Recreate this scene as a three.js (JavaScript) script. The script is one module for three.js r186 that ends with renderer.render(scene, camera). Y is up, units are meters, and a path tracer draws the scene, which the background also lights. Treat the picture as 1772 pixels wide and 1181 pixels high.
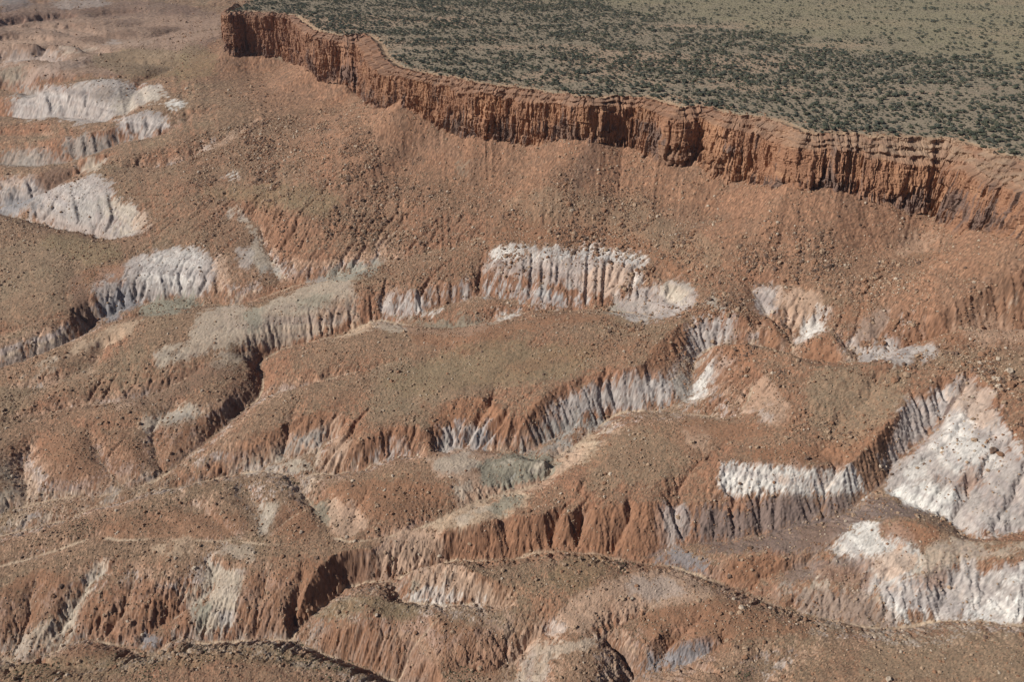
import * as THREE from 'three';

// ------------------------------------------------------------------ camera, sky, sun, exposure
const W = 1772, H = 1181, CX = 886, CY = 590.5, FPX = 1500, PITCH = 29 * Math.PI / 180, CAMY = 350;
const scene = new THREE.Scene();
const camera = new THREE.PerspectiveCamera(2 * Math.atan(CY / FPX) * 180 / Math.PI, W / H, 1, 20000);
camera.position.set(0, CAMY, 0);
camera.lookAt(0, CAMY - Math.sin(PITCH), -Math.cos(PITCH));
const SUN = new THREE.Vector3(-0.80, 0.60, 0.16).normalize();
{
  const w = 512, h = 256, d = new Float32Array(w * h * 4);
  for (let j = 0; j < h; j++) for (let i = 0; i < w; i++) {
    const el = (j + 0.5) / h - 0.5, y = Math.sin(el * Math.PI), a = Math.max(0, y);
    const t = Math.pow(1 - a, 4), o = (j * w + i) * 4;
    const up = y < 0 ? 0.6 : 1;
    d[o] = (0.10 + 0.50 * t) * up * 0.82; d[o + 1] = (0.19 + 0.50 * t) * up * 0.82; d[o + 2] = (0.42 + 0.48 * t) * up * 0.82; d[o + 3] = 1;
  }
  const sky = new THREE.DataTexture(d, w, h, THREE.RGBAFormat, THREE.FloatType);
  sky.mapping = THREE.EquirectangularReflectionMapping; sky.magFilter = THREE.LinearFilter; sky.minFilter = THREE.LinearFilter; sky.needsUpdate = true;
  scene.background = sky; scene.environment = sky;
  scene.backgroundIntensity = 0.24; scene.environmentIntensity = 0.24;
}
const sun = new THREE.DirectionalLight(new THREE.Color().setRGB(1, 0.94, 0.85), 4.8);
sun.target.position.set(0, 0, -700); scene.add(sun.target);
sun.position.copy(SUN).multiplyScalar(2500).add(sun.target.position);
sun.castShadow = true; sun.shadow.mapSize.set(4096, 4096);
Object.assign(sun.shadow.camera, { left: -1600, right: 1600, top: 1600, bottom: -1600, near: 10, far: 6000 });
scene.add(sun);
scene.fog = new THREE.FogExp2(new THREE.Color().setRGB(0.72, 0.80, 1.0), 0.00002);
const renderer = new THREE.WebGLRenderer({ antialias: true });
renderer.toneMapping = THREE.LinearToneMapping; renderer.toneMappingExposure = 1.04;
renderer.shadowMap.enabled = true;
renderer.setSize(1024, 683);

// ------------------------------------------------------------------ helpers
function mulberry(a) { return () => { a |= 0; a = a + 0x6D2B79F5 | 0; let t = Math.imul(a ^ a >>> 15, 1 | a); t = t + Math.imul(t ^ t >>> 7, 61 | t) ^ t; return ((t ^ t >>> 14) >>> 0) / 4294967296; }; }
const clamp = (x, a, b) => x < a ? a : x > b ? b : x;
const sstep = (a, b, x) => { const t = clamp((x - a) / (b - a), 0, 1); return t * t * (3 - 2 * t); };
const lerp = (a, b, t) => a + (b - a) * t;
function hash2(x, y) { let n = Math.imul(x | 0, 374761393) + Math.imul(y | 0, 668265263) | 0; n = Math.imul(n ^ n >>> 13, 1274126177); n ^= n >>> 16; return (n >>> 0) / 4294967296; }
function hash3(x, y, z) { return hash2(Math.imul(x | 0, 73856093) ^ Math.imul(z | 0, 19349663), y); }
// value noise with quintic fade, in -1 .. 1
function vn(x, y) {
  const i = Math.floor(x), j = Math.floor(y), u = x - i, v = y - j;
  const a = u * u * u * (u * (u * 6 - 15) + 10), b = v * v * v * (v * (v * 6 - 15) + 10);
  const p = hash2(i, j), q = hash2(i + 1, j), r = hash2(i, j + 1), s = hash2(i + 1, j + 1);
  return 2 * (p + (q - p) * a + (r - p) * b + (p - q - r + s) * a * b) - 1;
}
function fbm(x, y, o, g = 0.5) { let s = 0, a = 1, t = 0; for (let k = 0; k < o; k++) { s += a * vn(x, y); t += a; a *= g; const nx = x * 1.6 + y * 1.2 + 17.3; y = y * 1.6 - x * 1.2 - 9.1; x = nx; } return s / t; }
function interp(tab, x) { if (x <= tab[0][0]) return tab[0][1]; for (let i = 1; i < tab.length; i++) if (x <= tab[i][0]) return lerp(tab[i - 1][1], tab[i][1], (x - tab[i - 1][0]) / (tab[i][0] - tab[i - 1][0])); return tab[tab.length - 1][1]; }
const parse = s => s.trim().split(/\s+/).map(p => p.split(',').map(Number));
const DEPTH = 0.74;                   // depth of the gullies against the first estimate of the survey

// viewing ray of a place in the survey photograph: [right, up, forward]
function ray(px, py) { const x = (px - CX) / FPX, y = (CY - py) / FPX; return [x, -Math.sin(PITCH) + y * Math.cos(PITCH), Math.cos(PITCH) + y * Math.sin(PITCH)]; }
// regional ground: rises towards the mesa; q = distance from the line of the cliff
const GQ = [[-900, -80], [-700, -55], [-580, -40], [-436, -20], [-316, 0], [-225, 20], [-106, 50], [-40, 60], [30, 62], [200, 56], [900, 50]];
const qOf = (X, D) => (X - 63) * 0.66 + (D - 830) * 0.75;
const regional = (X, D) => interp(GQ, qOf(X, D));
const MESA = 150;
function atLevel(px, py, y) { const d = ray(px, py), t = (y - CAMY) / d[1]; return [d[0] * t, y, d[2] * t]; }
function atRel(px, py, r) {           // where the ray meets the regional ground raised by r
  const d = ray(px, py); let a = 50, b = 4500;
  for (let k = 0; k < 40; k++) { const t = (a + b) / 2; if (CAMY + d[1] * t > regional(d[0] * t, d[2] * t) + r) a = t; else b = t; }
  return [d[0] * a, CAMY + d[1] * a, d[2] * a];
}
function smoothLine(p, step) {        // Catmull-Rom through points, sampled about every step metres (points: arrays, distance over components 0 and 2)
  const out = [];
  for (let i = 0; i < p.length - 1; i++) {
    const a = p[Math.max(0, i - 1)], b = p[i], c = p[i + 1], d = p[Math.min(p.length - 1, i + 2)];
    const n = Math.max(1, Math.ceil(Math.hypot(c[0] - b[0], c[2] - b[2]) / step));
    for (let k = 0; k < n; k++) {
      const t = k / n, t2 = t * t, t3 = t2 * t;
      out.push(b.map((_, m) => 0.5 * (2 * b[m] + (c[m] - a[m]) * t + (2 * a[m] - 5 * b[m] + 4 * c[m] - d[m]) * t2 + (3 * b[m] - a[m] - 3 * c[m] + d[m]) * t3)));
    }
  }
  out.push(p[p.length - 1].slice());
  return out;
}

// ------------------------------------------------------------------ terrain grid: rows and columns in ln(distance) and bearing, so that cells grow with distance
const DEL = 0.0012, R0 = 262, TH0 = -0.78, NT = 1300, NR = 1960, NC = NT * NR;
const rad = new Float64Array(NR); for (let j = 0; j < NR; j++) rad[j] = R0 * Math.exp(j * DEL);
const sinT = new Float64Array(NT), cosT = new Float64Array(NT); for (let i = 0; i < NT; i++) { sinT[i] = Math.sin(TH0 + i * DEL); cosT[i] = Math.cos(TH0 + i * DEL); }
const gridOf = (X, D) => [(Math.atan2(X, D) - TH0) / DEL, Math.log(Math.hypot(X, D) / R0) / DEL];

// --- the mesa rim and the cliff foot
const RIM = parse('389,21 420,20 454,22 480,24 505,27 520,36 542,51 572,59 599,61 631,60 653,78 661,98 692,118 726,125 783,135 817,144 868,149 919,156 963,162 1010,169 1068,168 1108,169 1149,178 1179,186 1216,184 1253,196 1307,203 1355,215 1392,230 1443,232 1487,234 1544,239 1612,240 1653,244 1700,257 1741,272 1772,280 1860,320');
const FOOT = parse('430,91 481,105 501,112 532,117 555,140 576,147 600,150 614,166 638,183 668,196 682,192 722,200 770,227 790,234 837,240 885,251 919,257 952,246 1010,244 1061,257 1088,258 1122,271 1169,291 1216,298 1257,315 1284,318 1335,328 1362,322 1409,332 1443,326 1487,342 1531,356 1578,373 1612,379 1646,398 1700,402 1744,408 1772,424 1860,465');
const SETBACK = [[380, 7], [575, 9], [600, 22], [680, 24], [700, 14], [760, 12], [1000, 13], [1200, 16], [1400, 18], [1560, 22], [1700, 26], [1772, 28], [1860, 28]];   // horizontal distance rim - foot
const rimW = RIM.map(([x, y]) => [...atLevel(x, y, MESA), x]);
// behind the tip the mesa edge turns away from the viewer
const rimLine = [[-380, MESA, 3000, 300], [-425, MESA, 2300, 320], [-440, MESA, 1700, 340], [-436, MESA, 1500, 360], [-432, MESA, 1400, 380], ...smoothLine(rimW, 2)];
function nearest(line, X, D) {        // distance to a polyline, index and fraction, signed: positive on the left of its direction
  let best = 1e18, bi = 0, bt = 0;
  for (let i = 0; i < line.length - 1; i++) {
    const ax = line[i][0], az = line[i][2], dx = line[i + 1][0] - ax, dz = line[i + 1][2] - az;
    const t = clamp(((X - ax) * dx + (D - az) * dz) / (dx * dx + dz * dz + 1e-9), 0, 1), ex = X - ax - dx * t, ez = D - az - dz * t, e = ex * ex + ez * ez;
    if (e < best) { best = e; bi = i; bt = t; }
  }
  const a = line[bi], b = line[bi + 1], c = line[bi + (bt > 0.5 ? 1 : 0)]; let ux = b[0] - a[0], uz = b[2] - a[2];
  const o = bt >= 1 ? bi + 1 : bt <= 0 ? bi - 1 : -1;     // at a corner: the mean of both directions
  if (o >= 0 && o < line.length - 1) { const l = Math.hypot(ux, uz) || 1, vx = line[o + 1][0] - line[o][0], vz = line[o + 1][2] - line[o][2], m = Math.hypot(vx, vz) || 1; ux = ux / l + vx / m; uz = uz / l + vz / m; }
  const s = Math.sign(ux * (D - c[2]) - uz * (X - c[0]));
  return [Math.sqrt(best), bi, bt, s || 1];
}
const rimHead = rimLine.slice(4);     // the part that faces the viewer
const footW = FOOT.map(([px, py]) => {
  const w = interp(SETBACK, px), d = ray(px, py);
  let y = 148;                        // lower the point along its ray until it stands the setback away from the rim
  for (; y > 60; y -= 0.5) { const t = (y - CAMY) / d[1], n = nearest(rimHead, d[0] * t, d[2] * t); if (n[3] > 0 || n[0] < w) break; }
  const t = (y - CAMY) / d[1];
  return [d[0] * t, y, d[2] * t, px];
});
if (globalThis.DEBUG) console.log(footW.map(f => f.map(v => v.toFixed(0)).join(' ')).join('\n'));
const footLine = [[-400, 100, 3000, 300], [-445, 95, 2300, 320], [-455, 92, 1700, 340], [-450, 92, 1500, 360], [-445, 93, 1395, 380], [-438, 93, 1381, 384], [-426, 93, 1378, 390], ...smoothLine(footW, 2)];

// --- coarse lookup of the signed distance to the rim (positive on the mesa) and of the talus target
const CS = 8, cNT = Math.ceil(NT / CS) + 2, cNR = Math.ceil(NR / CS) + 2;
const cRim = new Float32Array(cNT * cNR), cFoot = new Float32Array(cNT * cNR), cFootH = new Float32Array(cNT * cNR);
{
  const rimC = rimLine.filter((_, i) => i < 6 || i % 4 === 0), footC = footLine.filter((_, i) => i < 6 || i % 4 === 0);
  for (let j = 0; j < cNR; j++) for (let i = 0; i < cNT; i++) {
    const r = R0 * Math.exp(j * CS * DEL), th = TH0 + i * CS * DEL, X = r * Math.sin(th), D = r * Math.cos(th), k = j * cNT + i;
    const a = nearest(rimC, X, D), b = nearest(footC, X, D);
    cRim[k] = a[0] * a[3]; cFoot[k] = b[0] * b[3]; cFootH[k] = lerp(footC[b[1]][1], footC[b[1] + 1][1], b[2]);
  }
}
function coarse(arr, i, j) { const x = i / CS, y = j / CS, a = Math.floor(x), b = Math.floor(y), u = x - a, v = y - b, k = b * cNT + a; return lerp(lerp(arr[k], arr[k + 1], u), lerp(arr[k + cNT], arr[k + cNT + 1], u), v); }

// --- surveyed lines: place in the photograph and height above or below the regional ground
const LINES = {
  wash_amphitheatre: '1130,548,-14 1060,540,-18 1000,538,-21 930,541,-22 870,549,-22 790,567,-22 700,562,-22 650,557,-22 600,577,-22 545,592,-22 490,606,-22 447,632,-22 455,660,-22 447,690,-22 415,715,-22 385,745,-21 330,788,-20 285,822,-19 215,850,-18 165,858,-18 108,864,-18 50,876,-18 8,890,-18 -80,930,-18',
  wash_left: '830,412,-1 760,432,-4 700,448,-7 640,463,-9 600,475,-11 545,488,-14 480,507,-17 420,528,-19 350,532,-22 270,548,-24 195,562,-25 150,583,-26 110,606,-25 60,626,-24 20,640,-24 -80,670,-24',
  wash_far: '216,419,-22 190,416,-24 130,403,-26 100,398,-26 60,387,-26 0,373,-26 -80,362,-26',
  wash_far_b: '185,281,-10 140,301,-18 90,331,-22 40,350,-26 0,358,-27 -80,360,-27',
  wash_far_c: '320,203,-6 292,233,-16 258,241,-18 215,246,-20 190,259,-21 140,277,-22 70,289,-22 0,285,-22 -80,285,-22',
  wash_far_d: '190,215,-14 150,207,-20 110,204,-22 60,209,-24 20,207,-24 -80,200,-24',
  rim_far_d: '20,165,-2 60,150,0 140,140,2 210,138,2 285,155,2 300,165,2 322,172,2 326,190,1',
  rim_far_c: '0,236,-8 60,236,-6 120,237,-2 160,229,0 195,222,0 197,208,2 245,195,2 285,191,2',
  rim_far_b: '130,287,-10 150,272,-2 182,271,2 190,300,3 200,335,3 235,355,3 256,375,3 258,398,2 240,416,-3',
  gully_pale: '425,378,0 450,400,-5 455,430,-9 470,460,-12 485,492,-16',
  gully_streak: '438,208,0 400,236,-3 345,263,-7 300,285,-10 230,300,-9',
  wash_main: '1480,626,-15 1400,628,-17 1330,604,-18 1260,600,-18 1215,612,-18 1198,650,-19 1192,685,-20 1150,708,-22 1100,712,-22 1058,722,-23 1030,745,-23 1005,768,-23 960,795,-21 945,830,-19 900,850,-17 850,862,-14 800,880,-12 750,905,-10 690,925,-9 640,935,-8 600,936,-7 555,929,-7 474,942,-6 406,937,-6 355,939,-6 305,932,-6 217,937,-6 169,932,-6 100,952,-7 0,985,-8 -80,1005,-10',
  wash_mid: '640,800,-13 625,817,-17 545,822,-18 512,832,-19 480,818,-19 400,824,-19 330,840,-19 260,851,-18 215,871,-18 165,877,-18 120,902,-18 60,914,-18 -80,960,-18',
  gully_grey: '512,832,-19 530,860,-16 560,900,-11 575,930,-8',
  rim_main: '1182,558,2 1160,580,3 1128,607,3 1110,634,3 1050,644,3 1000,654,3 960,674,3 932,690,3 916,715,2 905,748,-4 882,725,1 850,698,3 828,688,3 800,690,3 770,702,3 747,728,2 735,745,2 700,740,3 660,748,3 622,765,2 606,790,-3',
  base_main: '990,742,-21 960,758,-20 930,775,-19 900,782,-18',
  base_bowl: '757,783,-13 800,777,-16 850,781,-17 890,785,-18 930,796,-20',
  base_bowl_b: '628,814,-16 650,799,-14 690,793,-12 725,791,-11',
  rim_low: '380,800,-13 410,785,-8 445,760,-4 490,735,0 550,712,2 592,712,2 602,735,2 606,760,0 600,790,-4',
  base_low: '415,818,-18 480,801,-17 530,786,-15 560,771,-13 575,760,-11',
  gully_low: '575,760,-11 548,790,-16 545,822,-18',
  bank_left: '255,742,-8 300,735,-7 355,718,-7 385,700,-7 400,680,-7 425,650,-8 430,625,-10',
  bank_left_b: '-80,760,-3 0,745,-3 60,735,-3 120,740,-3 180,745,-3 240,745,-6',
  rim_amph: '650,540,-16 680,515,-8 720,500,-6 780,492,-6 812,486,-7 830,462,-4 848,412,2 930,394,3 1030,396,3 1100,412,3 1150,440,3 1185,472,2 1215,505,1 1240,520,0',
  base_amph: '660,549,-20 720,546,-20 770,529,-20 830,516,-20 870,517,-20 930,528,-20 1000,531,-20 1060,529,-18 1110,521,-14 1150,526,-9 1180,531,-5',
  rim_left: '-80,610,-7 0,583,-6 60,562,-4 118,548,-3 118,510,0 122,478,2 140,466,2 175,462,2 210,455,2 225,440,2 290,426,2 370,425,2 392,440,0 400,470,-4 395,500,-10',
  base_left: '155,577,-25 172,557,-24 215,536,-22 250,526,-21 310,518,-20 350,519,-19 385,516,-17',
  crest_right: '1215,600,3 1290,597,5 1350,610,6 1400,635,6 1440,640,6 1480,636,6 1550,625,6 1620,612,6 1680,608,6 1772,600,6 1860,595,6',
  valley_right: '1860,575,-6 1772,587,-8 1650,592,-11 1560,606,-14 1490,628,-16',
  gully_r1: '1300,500,0 1330,550,-8 1368,587,-15 1373,614,-17', gully_r2: '1425,555,-6 1395,572,-12 1368,588,-15',
  crest_r3: '1400,590,-8 1437,580,-6 1455,602,-10 1474,630,-15',
  gully_r4: '1444,574,-7 1466,600,-12 1481,616,-15 1484,628,-16', gully_r5: '1540,585,-8 1500,601,-12 1483,614,-15',
  rim_r6: '1185,545,0 1215,534,2 1255,538,2 1288,548,2 1290,575,-5 1285,598,-12', rim_r7: '1290,490,2 1340,494,2 1400,508,2 1422,530,0 1460,518,2 1520,528,2 1540,553,0 1600,558,2 1640,573,2 1700,565,2',
  crest_r8: '1335,538,0 1345,575,-8 1341,602,-14',
  rim_bowl: '1304,636,4 1340,670,4 1372,710,3', wash_bowl: '1303,672,-3 1290,705,-6 1268,725,-8 1200,718,-16 1150,713,-20',
  rim_e: '1172,860,-8 1200,868,-6 1238,826,0 1244,800,3 1290,799,3 1350,803,3 1420,806,3 1478,800,3 1515,780,3 1545,745,3 1556,715,3 1562,688,3 1600,672,4 1640,652,5 1690,643,6 1715,680,6 1740,735,5 1772,785,5 1840,850,5',
  wash_e: '1650,690,-3 1637,706,-7 1612,749,-15 1560,785,-19 1541,812,-20 1527,838,-21 1497,860,-22 1453,892,-22 1368,915,-22 1314,928,-22 1246,940,-22 1172,947,-22 1130,960,-22 1108,976,-22',
  base_e: '1527,845,-21 1560,865,-21 1600,885,-20 1640,900,-19 1675,932,-17 1720,930,-16 1772,922,-15 1860,910,-14',
  crest_e: '1425,955,-17 1445,935,-12 1490,905,-8 1530,900,-6 1580,905,-3 1640,925,-3 1680,940,-5 1720,940,-4 1772,935,-3 1860,930,0',
  spur_e: '1640,930,-3 1625,975,-4 1600,1000,-5 1560,1010,-7 1520,1030,-12', 
  gully_e: '1648,1000,-11 1640,1030,-15 1626,1064,-18', gully_e2: '1708,1015,-11 1700,1045,-15 1690,1072,-17',
  knoll_e: '1225,985,-18 1290,965,-13 1345,955,-13 1378,975,-16', knoll_e2: '1345,1022,-18 1400,1012,-14 1450,1012,-13 1505,1034,-15', dip_e: '1400,985,-19 1330,1000,-20 1290,1012,-21',
  wash_front: '1860,1095,-12 1772,1085,-15 1690,1078,-17 1620,1076,-19 1565,1088,-20 1500,1086,-21 1429,1074,-22 1395,1066,-22 1355,1056,-22 1328,1046,-22 1274,1019,-22 1223,1005,-22 1172,985,-22 1108,976,-23 1047,966,-23 986,955,-23 936,958,-24 885,968,-24 824,971,-24 783,972,-25 759,982,-25 722,992,-25 678,1005,-26 640,1009,-27 597,1018,-28 580,1034,-28 545,1062,-29 512,1088,-29 503,1111,-29 447,1107,-28 400,1110,-27 356,1115,-27 312,1105,-26 271,1130,-26 251,1140,-25 217,1120,-25 142,1109,-24 102,1127,-24 30,1149,-24 0,1138,-24 -80,1130,-24',
  rim_front: '760,925,-6 800,915,-4 860,900,-3 920,895,-2 1000,890,-1 1060,880,0 1110,870,0 1150,875,-3 1190,882,-7',
  rim_hill: '-80,1015,-5 0,1000,-4 60,985,-4 120,975,-3 180,965,-3 240,965,-3 300,960,-3 345,966,-6 420,970,-2 480,963,-2 560,960,-3 600,966,-5 640,961,-7',
  gully_h1: '362,970,-8 364,1017,-14 325,1054,-19 281,1080,-23 240,1120,-25', gully_h2: '183,982,-6 149,1024,-13 112,1086,-20 104,1126,-24', spur_h: '318,1052,-15 322,1075,-17 318,1098,-21',
  valley_s: '885,1046,-16 868,1053,-17 827,1047,-18 756,1046,-19 700,1041,-21 685,1022,-24 678,1005,-26', rim_s: '700,1003,-14 735,985,-9 790,978,-4 830,1000,-4 880,1035,-6 905,1052,-8',
  gully_s: '932,1075,-9 939,1095,-13 905,1120,-18 892,1140,-21 880,1175,-26 870,1250,-30', gully_s2: '1040,1106,-9 1075,1130,-15 1092,1160,-20 1095,1182,-24 1090,1250,-28',
  base_s: '1255,1112,-8 1180,1152,-15 1112,1171,-19 1095,1182,-24', bank_front: '604,966,-3 588,978,-5 592,998,-14 564,996,-5 570,1020,-17 540,1020,-8 545,1045,-20 512,1048,-12 516,1072,-24 490,1078,-15 492,1098,-24',
  rim_s2: '1090,1118,-9 1150,1108,-5 1240,1106,-3 1290,1110,-3', gully_s3: '1300,1140,-5 1305,1166,-12 1290,1210,-18',
  crest_bl: '-80,1180,-15 60,1162,-13 200,1152,-11 330,1132,-11 450,1129,-11 540,1142,-11 620,1166,-11 660,1185,-13', wash_bl: '503,1111,-29 560,1132,-29 620,1156,-30 660,1172,-31 720,1205,-33',
  knoll_grey: '838,818,-12 880,802,-9 930,800,-9 968,808,-12', knoll_grey2: '900,801,-9 890,830,-12', knoll_grey3: '945,802,-10 940,824,-13',
  hill_c: '620,850,-5 680,845,-2 740,857,-4',
  far_1: '30,46,2 50,36,2 75,40,2', far_1b: '30,54,-8 55,51,-8 75,49,-8', far_2: '195,38,2 220,30,2 245,36,2', far_2b: '190,44,-8 220,42,-8 245,43,-8',
  far_3: '345,32,3 370,24,3 384,20,3', far_3b: '350,39,-7 375,32,-7 384,27,-6', far_4: '98,50,-8 118,46,-8', far_4b: '95,40,3 107,33,3 122,37,3', far_5: '0,14,-14 40,6,-16 70,-4,-18', far_5b: '0,26,3 40,18,3 90,6,3',
  far_6: '0,62,-10 60,60,-8 130,64,-6 200,78,-3', far_6b: '0,52,3 40,56,2', far_7: '100,80,-6 60,104,-8 0,130,-12', far_8: '330,60,-3 240,84,-6 190,80,-8', far_9: '340,205,-3 372,180,2 420,196,2',
  swale_1: '690,625,-1 600,650,-4 530,668,-8 474,682,-14 433,702,-22', swale_2: '1520,660,2 1470,720,0 1430,770,-1 1415,802,-4', swale_3: '1150,830,1 1160,870,-6 1178,905,-14 1185,942,-21', swale_4: '1000,830,2 1010,880,-3 995,930,-14 988,953,-23', swale_5: '850,868,-8 872,915,-12 885,967,-24', swale_6: '1080,840,2 1090,890,-5 1070,935,-15 1060,962,-23',
  run_1: '230,985,-5 225,1040,-13 190,1090,-20 172,1112,-24', run_2: '60,1000,-5 50,1060,-14 20,1138,-24', run_3: '470,975,-4 455,1030,-12 430,1070,-18 420,1108,-27', run_4: '530,975,-5 518,1020,-13 508,1060,-20 505,1100,-28', run_5: '640,1060,-5 600,1100,-14 562,1132,-29', run_6: '760,1070,-5 720,1110,-14 690,1180,-31', run_7: '820,1090,-6 812,1140,-16 800,1215,-30', run_8: '1230,1050,-5 1200,1080,-8 1150,1130,-14 1112,1170,-19', run_9: '1180,1000,-10 1130,1050,-8 1075,1085,-10 1040,1106,-10', run_10: '1420,1110,-3 1360,1140,-7 1303,1160,-11',
  run_11: '60,750,-4 42,810,-12 50,875,-18', run_12: '150,745,-4 175,800,-11 214,848,-18', run_13: '300,700,-5 262,760,-11 284,820,-19', run_14: '345,640,-2 300,668,-6 230,690,-8 150,700,-9 80,720,-9 0,760,-12', run_16: '700,380,1 655,430,-5 640,462,-9', run_19: '560,870,-9 500,900,-9 450,937,-7', run_20: '330,885,-10 380,915,-8 406,936,-6', run_21: '880,590,0 800,620,-2 720,640,-3 690,625,-1', run_22: '1350,880,-10 1335,915,-21', run_23: '300,120,0 240,150,-6 215,205,-14', run_24: '1500,760,2 1440,830,-8 1400,905,-21',
  run_e1: '1690,690,1 1640,762,-6 1590,828,-15 1548,852,-20', run_e2: '1738,770,2 1690,838,-7 1640,897,-18', run_e3: '1785,830,2 1750,875,-7 1715,929,-15', run_e4: '1650,690,0 1615,765,-9 1560,815,-19', rib_e1: '1665,700,1 1625,790,-6 1575,850,-15', rib_e2: '1715,740,2 1665,835,-6 1620,885,-15', rib_e3: '1765,800,3 1725,870,-6 1690,925,-14',
  run_c1: '700,850,-4 740,872,-7 765,893,-11', run_c2: '640,845,-4 620,880,-8 600,934,-7', run_c3: '250,900,-7 300,915,-7 320,932,-6', run_c4: '930,600,1 880,640,1 850,690,-1 840,720,-8', run_c5: '1050,790,1 1000,850,-1 960,905,-7 940,955,-24', run_c6: '420,850,-12 440,880,-10 455,935,-7', run_c7: '1330,690,2 1270,760,-1 1200,810,-2 1160,860,-6', run_c8: '560,640,-1 520,690,-1 500,735,-5 490,792,-17', run_c9: '180,600,-8 150,640,-6 60,680,-9 -20,700,-11',
  far_10: '0,88,-12 60,84,-10 130,92,-7 200,100,-4', far_10b: '0,76,3 60,74,4 130,80,4', far_11: '0,118,-14 50,112,-12 110,118,-8', far_11b: '0,106,2 50,103,3 105,110,2', far_12: '250,58,-7 300,52,-5 340,50,-2', far_12b: '250,50,3 300,45,4', far_13: '120,28,-8 170,22,-6 230,20,-3', far_13b: '120,20,4 170,15,5 230,14,5', far_14: '160,130,-8 220,120,-4 300,118,0', far_15: '0,172,-14 30,168,-10 70,172,-8',
};
// base colours (linear): soil, exposed clay beds
const PAL = {
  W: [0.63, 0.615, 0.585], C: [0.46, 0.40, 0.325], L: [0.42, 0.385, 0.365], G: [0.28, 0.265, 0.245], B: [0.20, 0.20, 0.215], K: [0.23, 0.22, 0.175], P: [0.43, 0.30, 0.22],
  M: [0.28, 0.205, 0.165], I: [0.45, 0.465, 0.47], U: [0.20, 0.135, 0.113], N: [0.17, 0.125, 0.11], T: [0.47, 0.36, 0.26], V: [0.245, 0.205, 0.142], R: [0.262, 0.135, 0.079], D: [0.17, 0.105, 0.075], O: [0.20, 0.155, 0.088], Y: [0.30, 0.27, 0.15], S: [0.40, 0.30, 0.21],
};
// exposures, and a few patches of painted shade strength, outline surveyed in the photograph, name of the piece of ground it belongs to]
const SCARPS = [
  ['far_left', 'eroded white and lavender clay slope at the far left below the cliff end'],
  ['far_left_low', 'pale fluted clay slope above the grey wash floor at the left edge'],
  ['left_bowl', 'grey fluted bowl cut behind the smooth brown hill at the left'],
  ['tan_gullies', 'pale tan dissected gully slopes in the left centre'],
  ['amphitheatre', 'wide curved scarp with white fringe and blue-white foot in the centre'],
  ['main_scarp', 'grey and lavender fluted scarp under a red rim right of centre'],
  ['bowls', 'two small fluted bowls with red rims left of the long grey scarp'],
  ['low_scarp', 'red and grey curved scarp above the thin wash left of centre'],
  ['grey_floor', 'greenish grey hummocky valley floor with pale margins in the centre'],
  ['east_scarp', 'white banded scarp over dark brown clay near the right edge'],
  ['east_slope', 'big white and pink clay slope facing left at the right edge'],
  ['east_ridge', 'low white and lavender ridge with red cap at the lower right'],
  ['right_valley', 'small pink and lavender gully slopes behind the right hand upland'],
  ['front_bank', 'dark red fluted bank in deep shadow above the narrow foreground gully'],
  ['front_scarp', 'pale pink clay slope above the foreground hollow at the bottom centre'],
];
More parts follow.
